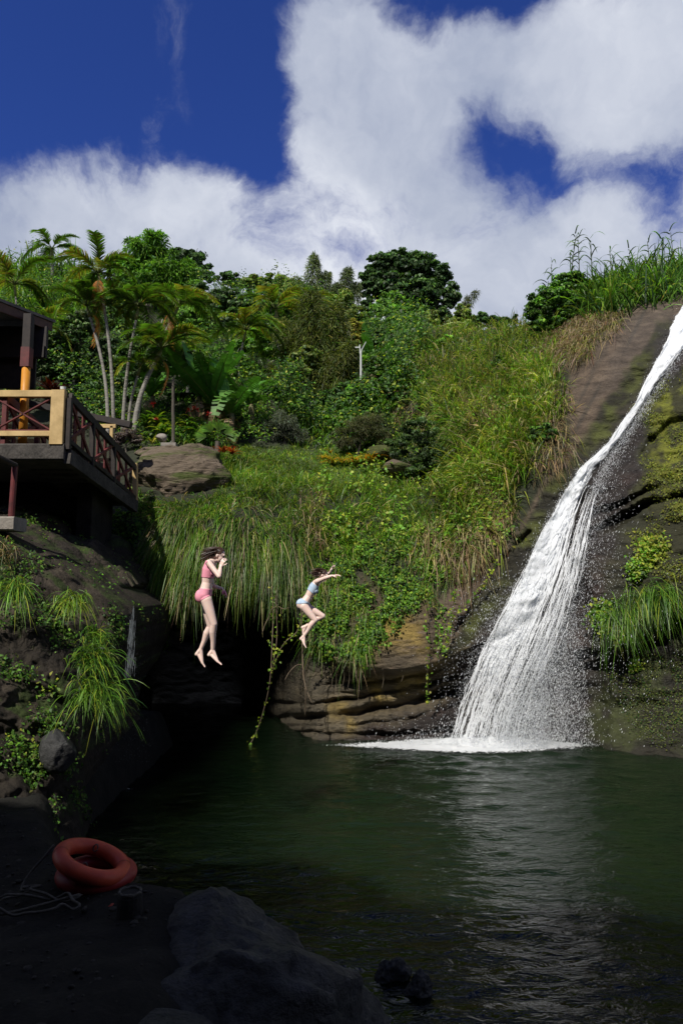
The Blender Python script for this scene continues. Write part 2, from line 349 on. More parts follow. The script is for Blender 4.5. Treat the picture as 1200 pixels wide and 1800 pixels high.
MOSSBAND = [(1160,567),(1180,560),(1175,585),(1140,650),(1108,717),(1066,777),(1018,822),(985,867),(945,941),(912,1018),(870,1090),(835,1120),(780,1160),(765,1160),(830,1075),(880,985),(935,900),(1010,792),(1080,690),(1125,620)]
MOSSR = [(1125,740),(1160,690),(1230,640),(1300,640),(1300,1110),(1200,1040),(1140,1010),(1100,940),(1120,930),(1140,905),(1120,860),(1130,800)]
def hill_color(px, py, P):
    n = fbm(P * 1.3, 4); nf = fbm(P * np.array([2, 2, 9.]), 4); ns = fbm(P * 5, 3)
    c = np.zeros(px.shape + (3,)) + np.array([.022, .026, .012])          # soil under the plants
    def mixin(m, col):
        nonlocal c
        m = np.clip(m, 0, 1)[..., None]; c = c * (1 - m) + np.asarray(col) * m
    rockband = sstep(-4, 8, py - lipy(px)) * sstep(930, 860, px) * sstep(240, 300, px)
    m = pmask(px, py, [(630,1010),(760,1040),(800,1100),(900,1110),(900,1330),(420,1330),(420,1180),(560,1180),(600,1140)], 14, 20)
    mixin(m, [.085, .068, .042])
    mixin(m * sstep(.0, .5, nf), [.14, .11, .065])
    mixin(.8 * sstep(640, 500, px) * sstep(1080, 1130, py), [.03, .026, .018])  # rock dimmed toward the cave mouth, shade put into its colour
    mixin(rockband * sstep(480, 400, px), [.012, .011, .010])  # cave rock coloured near black to deepen its shade
    yel = pmask(px, py, [(640,1080),(760,1050),(765,1165),(700,1178),(640,1172)], 20, 25) + pmask(px, py, [(650,1190),(760,1180),(750,1220),(660,1235)], 12, 20) + .9 * pmask(px, py, [(570,1240),(615,1235),(615,1300),(575,1300)], 10, 15)
    mixin(yel * sstep(-.4, .35, n), [.27, .19, .04])
    mixin(pmask(px, py, SLAB, 7, 12) * (.35 + .65 * sstep(720, 800, px)), [.088, .064, .045])
    mixin(pmask(px, py, SLAB, 7, 12) * sstep(.05, .5, nf), [.135, .10, .07])
    st_ = fbm(np.stack([(px * .87 + py * .45) / 11, (py * .87 - px * .45) / 150, 0 * px], -1), 4)
    mixin(pmask(px, py, SLAB, 7, 12) * sstep(.05, .35, st_) * .7 * sstep(740, 800, px), [.045, .038, .030])
    mixin(pmask(px, py, [(1090,560),(1150,535),(1215,520),(1180,560),(1140,600),(1090,680),(1050,700)], 16, 20) * .3, [.06, .055, .05])
    mixin(pmask(px, py, MOSSBAND, 8, 14), [.022, .02, .012])
    mixin(pmask(px, py, MOSSBAND, 14, 20) * sstep(-.15, .4, n + .4 * ns), [.062, .07, .016])
    wet = pmask(px, py, [(1180,560),(1260,560),(1230,640),(1160,690),(1125,740),(1120,860),(1090,940),(1120,1010),(1060,1050),(1040,1150),(1050,1340),(640,1340),(560,1310),(780,1230),(830,1130),(890,1060),(960,930),(1020,825),(1110,715)], 16, 26)
    mixin(wet, [.020, .015, .013])
    mixin(wet * sstep(.15, .5, n), [.035, .022, .018])
    mr = pmask(px, py, MOSSR, 22, 40)
    mixin(mr, [.035, .035, .012])
    mixin(mr * sstep(-.02, .34, n + .7 * ns) * (.35 + .65 * sstep(1110, 1190, px)), [.14, .15, .016])
    mixin(pmask(px, py, [(1090,880),(1160,900),(1300,1000),(1300,1140),(1180,1080),(1120,1060),(1060,1060),(1050,1000)], 20, 30) * .8, [.026, .026, .012])
    lm = pmask(px, py, [(1040,1165),(1110,1140),(1200,1090),(1320,1040),(1320,1345),(1030,1345)], 16, 25)
    mixin(lm, [.018, .016, .010])
    mixin(lm * sstep(-.1, .35, n + .3 * ns), [.038, .045, .014])
    mixin(pmask(px, py, [(380,785),(600,785),(720,790),(720,860),(380,860)], 20, 20), [.045, .075, .014])
    drymound = pmask(px, py, [(940,600),(1000,560),(1090,545),(1060,600),(1000,660),(950,640)], 14, 15)
    mixin(drymound * .8, [.10, .08, .055])
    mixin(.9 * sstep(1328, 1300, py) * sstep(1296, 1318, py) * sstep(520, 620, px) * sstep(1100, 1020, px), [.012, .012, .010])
    return c, np.clip(wet + lm * .4 + .5 * rockband, 0, 1)
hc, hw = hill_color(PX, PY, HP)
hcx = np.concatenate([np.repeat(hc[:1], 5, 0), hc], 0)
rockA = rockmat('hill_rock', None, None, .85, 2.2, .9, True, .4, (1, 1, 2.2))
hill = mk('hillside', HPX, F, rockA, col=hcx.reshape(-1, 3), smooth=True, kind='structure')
wa = hill.data.attributes.new('Wet', 'FLOAT', 'POINT'); wa.data.foreach_set('value', np.concatenate([np.repeat(hw[:1], 5, 0), hw], 0).astype(np.float32).ravel())
def hillpt(px, py, lift=0):
    px = np.asarray(px, float); py = np.asarray(py, float)
    d = hill_depth(px, py); p = W(px, py, d)
    a = W(px + 3, py, hill_depth(px + 3, py)); b = W(px, py + 3, hill_depth(px, py + 3))
    n = np.cross(b - p, a - p); n /= np.linalg.norm(n, axis=-1, keepdims=True) + 1e-9
    s = np.sign(np.sum(n * (np.array([0, 0, CAMZ]) - p), -1))[..., None]
    n = n * s
    return p + n * lift, n
def hv(px, py):
    p, n = hillpt(np.array([px]), np.array([py])); return Vector(p[0])

# ------------------------------------------------------------------ left rock bank
BD = tps([(-300,930,8.5),(-300,1400,6.5),(0,930,12),(60,960,12.2),(130,985,12.6),(200,1030,12.9),(250,1065,13),(0,1000,11.2),(0,1100,10.5),(100,1060,11.6),(100,1150,10.9),
          (200,1150,11.9),(0,1200,10),(0,1300,9.4),(100,1300,9.9),(0,1420,8.8),(130,1400,9.9),(140,1250,10.7),(240,1110,12.6),(-300,1150,7.5),(60,1220,10.1),(0,1500,8)])
def bedge(py): return np.interp(py, [880,1030,1065,1100,1150,1200,1250,1300,1400,1470], [60,205,252,245,228,200,160,146,152,160])
def btop(px): return np.interp(px, [-300,0,60,130,200,252], [880,925,955,985,1025,1062])
def bank_depth(px, py):
    d = BD(px, py); P = W(px, py, d)
    e = bedge(py); s = np.clip((px - (e - 70)) / 70, 0, 1); d = d + .9 * (1 - np.sqrt(1 - .98 * s * s))
    t = np.clip(1 - (py - btop(px)) / 30, 0, 1); d = d + .5 * t * t
    n = fbm(P * 1.0, 5, .55); n2 = 1 - np.abs(fbm(P * 2.2 + 4, 4))
    return d + n * .42 - (n2 - .7) * .28
u = np.linspace(0, 1, 230); v = np.linspace(0, 1, 230)
U, V2 = np.meshgrid(u, v)
bpy_ = 1100 + 0 * U; bpx = 0 * U
for _ in range(12):
    bpx = -300 + U * (bedge(bpy_) + 300); bpy_ = btop(bpx) + V2 * (1475 - btop(bpx))
BP = W(bpx, bpy_, bank_depth(bpx, bpy_))
side = np.stack([BP[:, -1] + np.array([-.05 * k, .9 * k, 0]) for k in (1, 2, 4)], 1)
BP2 = np.concatenate([BP, side], 1)
ks = np.linspace(5, .12, 44)
shelf = np.stack([BP2[0] + np.array([0, 1.0 * k, .12 * k]) for k in ks], 0)
sn = fbm(shelf * 1.3, 5, .55); shelf[..., 2] += (sn * .35 - .1 * (1 - np.abs(fbm(shelf * 3, 3)))) * np.clip(ks / .8, 0, 1)[:, None]
BP2 = np.concatenate([shelf, BP2], 0)
nr, nc = BP2.shape[:2]; idx = np.arange(nr * nc).reshape(nr, nc)
F = np.stack([idx[:-1, :-1], idx[1:, :-1], idx[1:, 1:], idx[:-1, 1:]], -1).reshape(-1, 4)
n = fbm(BP2 * 1.1, 4); ns = fbm(BP2 * 4, 3)
c = np.zeros(BP2.shape) + np.array([.026, .021, .016])
m = sstep(-.1, .3, n)[..., None]; c = c * (1 - m) + np.array([.055, .044, .032]) * m
m = sstep(.1, .35, ns + .4 * n)[..., None]; c = c * (1 - m) + np.array([.035, .05, .014]) * m
bank = mk('rock_bank', BP2, F, rockmat('bank_rock', None, None, .85, 3.0, 1.0, True, .25), col=c.reshape(-1, 3), smooth=True, kind='structure')
bank.data.attributes.new('Wet', 'FLOAT', 'POINT')

# ------------------------------------------------------------------ ground, pool bed and unseen walls added round the viewer to shade the foreground
POOL = [(-3.6,16),(-3.6,9.8),(-3.1,8.4),(-2.35,7.0),(-1.6,6.3),(-0.9,5.9),(-0.1,5.2),(0.2,4.4),(0.4,3.4),(0.9,2.4),(3,1.8),(7,1.5),(14,1.5),(16,22),(-10,22),(-10,16)]
gx = np.concatenate([np.linspace(-400, -14, 24), np.arange(-14, 15, .09), np.linspace(15, 400, 24)])
gy = np.concatenate([np.linspace(-400, -12, 24), np.arange(-12, 2, .3), np.arange(2, 12, .09), np.linspace(12.3, 18, 8)])
GX, GY = np.meshgrid(gx, gy)
ins = pmask(GX, GY, POOL, .55)
nn = fbm(np.stack([GX, GY, 0 * GX], -1) * .9, 4)
zb = 1.12 + .10 * nn + .25 * sstep(6, 1, GY) + .05 * fbm(np.stack([GX, GY, 0 * GX], -1) * 5, 3)
zb = zb - .7 * sstep(-1.3, -.2, GX) - .3 * sstep(7, 9, GY)
GZ = zb * (1 - ins) + (-1.6) * ins
wall = np.clip(-1.8 - GY, 0, None) * 3.6            # unseen gorge wall behind, height set to shade the near bank
wall = np.minimum(wall, 15.9 + 3.0 * sstep(-4.0, -10.0, GX) + 1.0 * fbm(np.stack([GX, GY, 0 * GX], -1) * .9, 4))
lw = np.clip(-5.0 - GX - .28 * np.clip(GY - 2, 0, 8), 0, None) * 3.0 * sstep(6.5, 4, GY)  # unseen left wall, added for shade on the foreground
lw = np.minimum(lw, 7.5 + 2 * nn)
GZ = GZ + np.maximum(wall, lw) * (1 - ins)
nr, nc = GX.shape; idx = np.arange(nr * nc).reshape(nr, nc)
F = np.stack([idx[:-1, :-1], idx[:-1, 1:], idx[1:, 1:], idx[1:, :-1]], -1).reshape(-1, 4)
mk('ground', np.stack([GX, GY, GZ], -1), F, rockmat('bank_ground', (.010, .010, .0095), (.026, .025, .022), .85, 4.0, .5, spec=.15), smooth=True, kind='structure')

# ------------------------------------------------------------------ water
wx = np.arange(-10, 17, .045); wy = np.arange(1.5, 21, .045)
WX, WY = np.meshgrid(wx, wy)
imp = W(860, 1312, 15.4)
rad = np.hypot(WX - imp[0], (WY - imp[1]))
q = np.stack([WX * 1.0, WY * 2.2, 0 * WX], -1)
WZ = .020 * fbm(q * 1.1, 3) + .024 * fbm(q * 2.4 + 5, 3) + .010 * np.sin(rad * 5.2 + 3 * fbm(q * .5, 2)) * np.exp(-rad / 6) * (1 + fbm(q, 2))
WZ += .09 * np.exp(-(rad / 2.2) ** 2) * (fbm(q * 2.5, 3) + .5) + .03 * np.exp(-rad / 2.5) * fbm(q * 4 + 3, 3)
nr, nc = WX.shape; idx = np.arange(nr * nc).reshape(nr, nc)
F = np.stack([idx[:-1, :-1], idx[:-1, 1:], idx[1:, 1:], idx[1:, :-1]], -1).reshape(-1, 4)
m, nt, out = newmat('pool_water'); L = nt.links.new
g = N(nt, 'ShaderNodeNewGeometry')
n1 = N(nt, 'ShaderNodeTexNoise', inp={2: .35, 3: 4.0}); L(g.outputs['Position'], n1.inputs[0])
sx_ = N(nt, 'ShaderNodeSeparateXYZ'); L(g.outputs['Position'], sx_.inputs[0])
deep = N(nt, 'ShaderNodeMapRange', interpolation_type='SMOOTHSTEP', inp={1: -3.2, 2: .6, 3: .10, 4: 1.0}); L(sx_.outputs[0], deep.inputs[0])  # deep: left water darkened in colour for shade and cave reflection, not depth
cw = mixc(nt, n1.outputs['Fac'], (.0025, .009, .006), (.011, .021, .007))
mp = N(nt, 'ShaderNodeMapping'); L(g.outputs['Position'], mp.inputs[0]); mp.inputs['Scale'].default_value = (1, 2.2, 1)
n2 = N(nt, 'ShaderNodeTexNoise', inp={2: 4.2, 3: 3.0, 4: .6, 8: .8}); L(mp.outputs[0], n2.inputs[0])
bp = N(nt, 'ShaderNodeBump', inp={'Strength': .42, 'Distance': .06}); L(n2.outputs['Fac'], bp.inputs['Height'])
b = N(nt, 'ShaderNodeBsdfPrincipled', inp={'Roughness': .04, 'IOR': 1.33, 'Specular IOR Level': .5}); near = N(nt, 'ShaderNodeMapRange', interpolation_type='SMOOTHSTEP', inp={1: 5.0, 2: 10.5, 3: .22, 4: 1.0}); L(sx_.outputs[1], near.inputs[0]); cw = mixc(nt, 1.0, cw, mth(nt, 'MULTIPLY', deep.outputs[0], near.outputs[0]), 'MULTIPLY'); b.subsurface_method = 'BURLEY'; b.inputs['Subsurface Weight'].default_value = 1.0; b.inputs['Subsurface Scale'].default_value = .9; b.inputs['Subsurface Radius'].default_value = (.8, 1, .8); L(cw, b.inputs['Base Color']); L(bp.outputs[0], b.inputs['Normal'])  # near: base colour dimmed toward the bank to hide the shadow edge
L(b.outputs[0], out.inputs[0])
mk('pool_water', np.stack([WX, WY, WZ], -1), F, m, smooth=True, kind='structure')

def bank_scatter(n):
    i = rng.integers(1, BP2.shape[0] - 1, n); j = rng.integers(1, BP2.shape[1] - 1, n); p = BP2[i, j]
    nn = np.cross(BP2[i + 1, j] - p, BP2[i, j + 1] - p); nn /= np.linalg.norm(nn, axis=1, keepdims=True) + 1e-9
    nn *= np.where(nn[:, 1] > 0.3, -1, 1)[:, None]; nn = np.where((nn[:, 2] < -.2)[:, None], -nn, nn)
    return p + rng.normal(size=p.shape) * .05, nn

# ================================================================== generic geometry
def tube(pts, rad, n=8, cap=True):
    pts = [Vector(p) for p in pts]; V = []; F = []
    up = Vector((.3, .9, .2)).normalized(); prev = None
    for i, p in enumerate(pts):
        t = (pts[min(i + 1, len(pts) - 1)] - pts[max(i - 1, 0)]).normalized()
        a = t.cross(up if abs(t.dot(up)) < .95 else Vector((1, 0, 0))).normalized()
        if prev is not None:
            a = (prev - t * prev.dot(t)).normalized()
        prev = a; b = t.cross(a); r = rad[i] if hasattr(rad, '__len__') else rad
        for k in range(n):
            an = 2 * math.pi * k / n; V.append(p + (a * math.cos(an) + b * math.sin(an)) * r)
    for i in range(len(pts) - 1):
        for k in range(n):
            k2 = (k + 1) % n; F.append((i * n + k, i * n + k2, (i + 1) * n + k2, (i + 1) * n + k))
    if cap: F.append(tuple(range(n))[::-1]); F.append(tuple(range((len(pts) - 1) * n, len(pts) * n)))
    return [tuple(v) for v in V], F
def join(parts):
    V = []; F = []
    for v, f in parts:
        o = len(V); V += [tuple(x) for x in v]; F += [tuple(i + o for i in q) for q in f]
    return V, F
def wobble(a, b, n, amp, seed=0):
    a, b = Vector(a), Vector(b); r = random.Random(seed); out = []
    o = [Vector((r.uniform(-1, 1), r.uniform(-1, 1), r.uniform(-.3, .3))) for _ in range(3)]
    for i in range(n + 1):
        t = i / n
        out.append(a.lerp(b, t) + amp * (o[0] * math.sin(math.pi * t) + o[1] * .5 * math.sin(2 * math.pi * t) + .25 * o[2] * math.sin(5 * math.pi * t)))
    return out
def beam(a, b, w, h, up=(0, 0, 1), bev=.008):
    """box bar from a to b, w across, h along up; bevelled"""
    a, b = Vector(a), Vector(b); t = (b - a).normalized(); u = Vector(up); s = t.cross(u).normalized(); u = s.cross(t).normalized()
    V = []; c = min(bev, w * .3, h * .3); L = (b - a).length; V = []; F = []
    prof = [(-w/2+c,-h/2),(w/2-c,-h/2),(w/2,-h/2+c),(w/2,h/2-c),(w/2-c,h/2),(-w/2+c,h/2),(-w/2,h/2-c),(-w/2,-h/2+c)]
    for q in (a, b):
        for (x, z) in prof: V.append(tuple(q + s * x + u * z))
    n = 8; F = [(k, (k + 1) % n, n + (k + 1) % n, n + k) for k in range(n)] + [tuple(range(n))[::-1], tuple(range(n, 2 * n))]
    return V, F

def blades(P, D, Ln, Wd, C, droop, k=4, tipc=1.15, flat=None):
    P = np.asarray(P, float); n = len(P); Ln = np.broadcast_to(Ln, (n,)); Wd = np.broadcast_to(Wd, (n,)); droop = np.broadcast_to(droop, (n,))
    D = D / (np.linalg.norm(D, axis=1, keepdims=True) + 1e-9)
    if flat is None: flat = rng.normal(size=(n, 3))
    s = np.cross(D, flat); s /= np.linalg.norm(s, axis=1, keepdims=True) + 1e-9
    V = np.zeros((n, k + 1, 2, 3)); Cc = np.zeros((n, k + 1, 2, 3))
    for i in range(k + 1):
        t = i / k
        p = P + D * (Ln * t)[:, None]; p[:, 2] -= droop * Ln * t * t
        w = Wd * (.75 + .6 * t) * (1 - t) ** .6 if i < k else Wd * .03
        w = np.maximum(w, Wd * .04)
        V[:, i, 0] = p - s * (w / 2)[:, None]; V[:, i, 1] = p + s * (w / 2)[:, None]
        Cc[:, i, 0] = Cc[:, i, 1] = C * (.4 + (tipc - .4) * t ** .8)  # blade bases darkened in colour to suggest self-shadow in dense grass
    base = (np.arange(n) * (k + 1) * 2)[:, None]; ii = np.arange(k)[None] * 2
    F = np.stack([base + ii, base + ii + 1, base + ii + 3, base + ii + 2], -1).reshape(-1, 4)
    return V.reshape(-1, 3), F, Cc.reshape(-1, 3)
def leaves(P, Nn, Sz, C, asp=.5, dirv=None, fold=.15):
    """pointed leaf quads lying across normal Nn"""
    P = np.asarray(P, float); n = len(P); Sz = np.broadcast_to(Sz, (n,))[:, None]
    Nn = Nn / (np.linalg.norm(Nn, axis=1, keepdims=True) + 1e-9)
    if dirv is None: dirv = rng.normal(size=(n, 3)) + np.array([0, 0, -.6])
    a = dirv - Nn * np.sum(dirv * Nn, 1, keepdims=True); a /= np.linalg.norm(a, axis=1, keepdims=True) + 1e-9
    b = np.cross(Nn, a)
    V = np.stack([P - a * Sz * .5, P + b * Sz * asp * .5 + Nn * Sz * fold - a * Sz * .08, P + a * Sz * .5 - Nn * Sz * fold * .6, P - b * Sz * asp * .5 + Nn * Sz * fold - a * Sz * .08], 1)
    F = np.arange(n * 4).reshape(n, 4)
    return V.reshape(-1, 3), F, np.repeat(C, 4, 0)
def cat3(lst):
    V = []; F = []; C = []; o = 0
    for v, f, c in lst: V.append(v); F.append(f + o); C.append(c); o += len(v)
    return np.concatenate(V), np.concatenate(F), np.concatenate(C)
def pal(n, cols, probs=None, var=.25):
    cols = np.array(cols, float); i = rng.choice(len(cols), n, p=probs); c = cols[i]
    return c * (1 + var * rng.normal(size=(n, 1))).clip(.4, 1.9) * (1 + .08 * rng.normal(size=(n, 3)))
G_BR = [.10, .20, .018]; G_MID = [.06, .135, .016]; G_DK = [.022, .058, .012]; G_YL = [.20, .24, .025]; STRAW = [.38, .30, .15]; BROWN = [.20, .125, .065]; G_OL = [.07, .085, .018]; G_BL = [.03, .07, .03]

def scatter(n, x0, x1, y0, y1, poly=None, soft=12, wob=25, lift=0, clump=0):
    x = rng.uniform(x0, x1, n); y = rng.uniform(y0, y1, n)
    m = y > topy(x) - 0
    if poly is not None: m &= rng.uniform(size=n) < pmask(x, y, poly, soft, wob)
    if clump:
        m &= fbm(np.stack([x / clump, y / clump, 0 * x + 8], -1), 3) > -.15 + .3 * rng.uniform(size=n) - .15
    x, y = x[m], y[m]
    p, nn = hillpt(x, y, lift); return x, y, p, nn

# ================================================================== stuff: grasses and creepers
def grass(name, label, cat, n, box, poly, cols, probs, Lr, Wr, droop, upw=1.0, nw=.6, jit=.45, k=4, mat=BLADE, soft=14, wob=25, tilt=(0, 0, 0), clump=0, thin=1):
    T = 9
    x, y, p, nn = scatter(int(n * thin / T * 1.15), *box, poly, soft, wob, clump=clump)
    # blades grow in tufts
    p = np.repeat(p, T, 0) + rng.normal(size=(len(p) * T, 3)) * (.10 * Lr[1]); nn = np.repeat(nn, T, 0); m = len(p)
    lean = np.stack([fbm(p * 2.2 + 5 * j, 2) for j in range(3)], -1) * 1.2
    rad = rng.normal(size=(m, 3)); D = np.array([0, 0, upw]) + nn * nw + rad * jit + lean * jit + np.array(tilt)
    Ln = rng.uniform(*Lr, m) * (1 + .35 * fbm(p * .8, 2))
    tone = (.92 + .7 * fbm(p * 1.1 + 3, 3)[:, None]) * np.repeat(1 + .25 * rng.normal(size=(m // T, 1)).clip(-1.6, 2), T, 0)
    C = pal(m, cols, probs) * tone
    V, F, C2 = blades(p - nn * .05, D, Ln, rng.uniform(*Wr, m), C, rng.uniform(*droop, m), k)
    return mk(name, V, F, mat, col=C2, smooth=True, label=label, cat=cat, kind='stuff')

grass('meadow_grass', 'bright green grass on the slope above the cave', 'grass', 30000, (380, 960, 760, 1060),
      [(385,800),(430,815),(520,845),(600,856),(690,850),(740,850),(800,830),(865,870),(890,905),(860,945),(830,975),(790,995),(690,965),(560,985),(530,930),(420,890)],
      [G_BR, G_MID, G_YL, STRAW], [.48, .18, .28, .06], (.28, .7), (.014, .03), (.2, .8), 1.0, .5)
grass('slope_grass', 'tall green and yellow grass covering the steep right slope', 'grass', 34000, (660, 1010, 560, 960),
      [(745,590),(800,574),(860,572),(920,562),(968,600),(975,690),(975,735),(955,785),(920,845),(868,915),(835,945),(800,930),(770,880),(800,800),(770,720),(720,700),(710,640)],
      [G_BR, G_YL, G_MID, STRAW], [.34, .42, .10, .14], (.5, 1.35), (.018, .045), (.3, 1.0), 1.0, .55)
grass('dry_grass', 'dead straw coloured grass hanging in patches on the right slope', 'dry grass', 9000, (680, 1100, 560, 1010), 
      None, [STRAW, BROWN, [.36, .27, .2]], [.5, .3, .2], (.35, .9), (.014, .03), (1.1, 1.9), .2, .8, mat=DRY) if 0 else None
def drypatch():
    L_ = []
    for poly, n, dr in [([(815,690),(872,670),(885,755),(830,765)], 1500, 1.5), ([(825,860),(880,850),(892,895),(862,935),(825,940)], 2000, 1.5), ([(800,950),(870,935),(840,985),(800,1000)], 500, 1.4),
                        ([(945,600),(1000,560),(1090,540),(1075,585),(1040,625),(990,660),(950,650)], 2600, 1.3), ([(960,680),(1000,690),(990,800),(950,850)], 700, 1.3),
                        ([(690,720),(760,715),(770,770),(700,770)], 500, 1.4), ([(530,880),(565,885),(575,950),(545,950)], 260, 1.2), ([(730,930),(770,930),(780,980),(740,980)], 350, 1.2)]:
        xs_ = [q[0] for q in poly]; ys_ = [q[1] for q in poly]
        x, y, p, nn = scatter(n * 6, min(xs_) - 15, max(xs_) + 15, min(ys_) - 15, max(ys_) + 15, poly, 14, 20)
        n = int(n * .95); x, y, p, nn = x[:n], y[:n], p[:n], nn[:n]; m = len(p); p = p + nn * .14
        D = nn * .8 + rng.normal(size=(m, 3)) * .6 + np.array([0, 0, .3]); C = pal(m, [STRAW, BROWN, [.34, .26, .19], G_YL], [.42, .3, .16, .12])
        L_.append(blades(p, D, rng.uniform(.25, .75, m), rng.uniform(.012, .028, m), C, rng.uniform(dr - .6, dr + .3, m), 4))
    V, F, C = cat3(L_); mk('dry_grass', V, F, DRY, col=C, smooth=True, label='dead straw coloured grass hanging in patches on the right slope', cat='dry grass', kind='stuff')
drypatch()
grass('lawn_grass', 'short mown grass on the garden terrace', 'lawn', 34000, (380, 740, 770, 870), [(385,780),(430,785),(600,790),(720,800),(720,860),(560,865),(385,850)],
      [G_BR, G_YL, G_OL], [.5, .35, .15], (.12, .3), (.015, .03), (.2, .8), 1.0, .3)
grass('hill_grass', 'tall grass on the far left hilltop', 'grass', 9000, (-40, 240, 455, 620), [(-60,455),(60,470),(120,480),(170,500),(150,600),(-60,640)],
      [G_BR, G_MID, G_YL], [.5, .35, .15], (1.2, 2.6), (.05, .11), (.2, .8), 1.0, .3)
grass('cane_grass', 'dense tall cane grass on the crest above the waterfall', 'tall grass', 15000, (960, 1330, 440, 560), [(985,540),(1010,515),(1060,490),(1330,440),(1330,515),(1205,522),(1135,528),(1095,545),(1050,575),(1000,585)],
      [G_BR, G_MID, G_DK, G_YL], [.4, .35, .15, .1], (1.0, 2.2), (.035, .075), (.35, 1.05), 1.2, .3, jit=.4, k=5)
grass('edge_grass', 'short grass along the rock edge under the cane', 'grass', 2600, (1000, 1110, 530, 630), [(1010,560),(1100,535),(1090,560),(1050,600),(1030,640),(1000,640)],
      [G_YL, G_BR, G_OL, STRAW], [.35, .3, .15, .2], (.25, .6), (.014, .03), (.6, 1.3), .6, .6)
grass('terrace_grass', 'rough green grass along the garden edge above the rock', 'grass', 6000, (225, 480, 740, 890), [(235,775),(300,778),(400,790),(440,800),(470,880),(400,890),(392,830),(360,795),(250,790)],
      [G_BR, G_YL, G_MID, G_OL], [.4, .25, .2, .15], (.15, .45), (.014, .03), (.3, 1.0), 1, .4)
grass('thicket_grass', 'green grass between the shrubs of the middle slope', 'grass', 14000, (240, 760, 560, 790), None,
      [G_BR, G_MID, G_DK, G_YL], [.35, .35, .15, .15], (.5, 1.1), (.025, .06), (.3, 1.0), 1, .4, clump=60)
grass('dark_grass', 'dark shaded grass in the hollow of the right slope', 'grass', 6000, (660, 820, 700, 880), [(690,720),(780,730),(810,800),(790,870),(700,850),(680,800)],
      [G_DK, G_MID, [.05, .05, .035], STRAW], [.45, .3, .15, .1], (.4, .9), (.014, .03), (.9, 1.7), .3, .6)

def hanging():
    """long strap leaves that start on the brow of the cave and stream down"""
    L_ = []
    for n, box, poly, Lr, dr, out_, wd in [
        (6500, (262, 560, 872, 985), [(268,905),(300,885),(400,872),(500,876),(545,900),(548,950),(500,975),(420,960),(300,975),(272,960)], (.3, 1.05), (.8, 1.7), .8, (.014, .032)),
        (1500, (262, 400, 940, 1060), [(262,960),(300,960),(345,1000),(350,1040),(300,1050),(262,1010)], (.5, 1.0), (.8, 1.5), .9, (.014, .03)),
        (1500, (420, 560, 950, 1040), [(430,960),(548,950),(560,1010),(520,1020),(450,1000)], (.4, .8), (1.1, 1.8), .7, (.012, .024)),
        (300, (540, 660, 1040, 1150), [(545,1050),(600,1070),(620,1120),(570,1130),(545,1100)], (.2, .4), (.7, 1.5), .9, (.012, .024))]:
        x, y, p, nn = scatter(n * 2, *box, poly, 10, 14); x, y, p, nn = x[:n], y[:n], p[:n], nn[:n]; m = len(p)
        fan = ((x - 420) / 180)[:, None] * np.array([.55, 0, 0])
        lean = np.stack([fbm(p * 1.6 + 5 * j, 2) for j in range(3)], -1)
        D = np.array([0, -out_, .25]) + fan + lean * 1.1 + rng.normal(size=(m, 3)) * .42
        C = pal(m, [[.15, .20, .02], G_BR, G_MID, STRAW, [.20, .15, .12]], [.27, .30, .27, .09, .07]) * (.72 + .8 * fbm(p * 2.4, 3)[:, None]).clip(.15, 2)
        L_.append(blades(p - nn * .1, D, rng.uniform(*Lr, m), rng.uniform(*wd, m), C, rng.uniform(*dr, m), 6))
    V, F, C = cat3(L_); mk('hanging_grass', V, F, BLADE, col=C, smooth=True, label='long strap leaved grass hanging over the cave mouth', cat='hanging grass', kind='stuff')
hanging()

def creeper(name, label, cat, n, box, poly, cols, probs, sz, mat=LEAF, lift=.06, clump=0, asp=.75, wob=25, soft=14, layers=1, mound=0):
    x, y, p, nn = scatter(n, *box, poly, soft, wob, clump=clump); m = len(p)
    P = p + nn * (lift * rng.uniform(.1, 1.6, (m, 1))) + rng.normal(size=(m, 3)) * .02
    if mound: P = P + (nn * .7 + np.array([0, 0, .6])) * (np.clip(fbm(p * .55 + 31, 3) + .1, 0, 1) * mound)[:, None]
    C = pal(m, cols, probs) * (1 + .4 * fbm(p * 1.6, 3)[:, None])
    V, F, C2 = leaves(P, nn + rng.normal(size=(m, 3)) * .55 + np.array([0, -.2, .35]), rng.uniform(*sz, m), C, asp)
    return mk(name, V, F, mat, col=C2, label=label, cat=cat, kind='stuff')
creeper('creeper', 'bright small leaved creeper over the bank behind the right swimmer', 'creeper', 42000, (530, 900, 930, 1190),
        [(520,1040),(600,960),(690,940),(800,960),(860,965),(845,990),(810,1015),(775,1040),(750,1070),(700,1080),(690,1115),(650,1135),(640,1150),(570,1160),(530,1110)], [G_BR, [.16,.21,.02], G_MID, G_DK], [.38, .18, .28, .16], (.028, .09), lift=.14, clump=22)
creeper('trailing_creeper', 'thin creeper trailing down the ochre rock', 'creeper', 7000, (620, 900, 980, 1180),
        [(760,1060),(775,1060),(782,1150),(765,1150)], [G_BR, G_MID, G_YL], [.4, .4, .2], (.04, .085), soft=6, wob=14)
creeper('undergrowth', 'leafy undergrowth filling the middle and left slope', 'undergrowth', 110000, (-60, 760, 500, 800),
        [(-60,480),(760,520),(760,690),(690,720),(640,800),(480,790),(470,700),(330,660),(230,670),(200,760),(-60,760)], [[.04, .095, .015], [.075, .15, .018], [.018, .045, .011], G_YL], [.4, .2, .32, .08], (.08, .2), lift=.5, clump=90, asp=.5, mound=2.6)
creeper('bank_creeper', 'dark creeper below the stairs beside the cave', 'creeper', 12000, (100, 330, 890, 1160),
        [(120,900),(240,900),(262,960),(280,1040),(300,1100),(285,1140),(240,1080),(200,1030),(130,985)], [G_MID, G_BR, G_DK], [.45, .3, .25], (.05, .11), lift=.08)
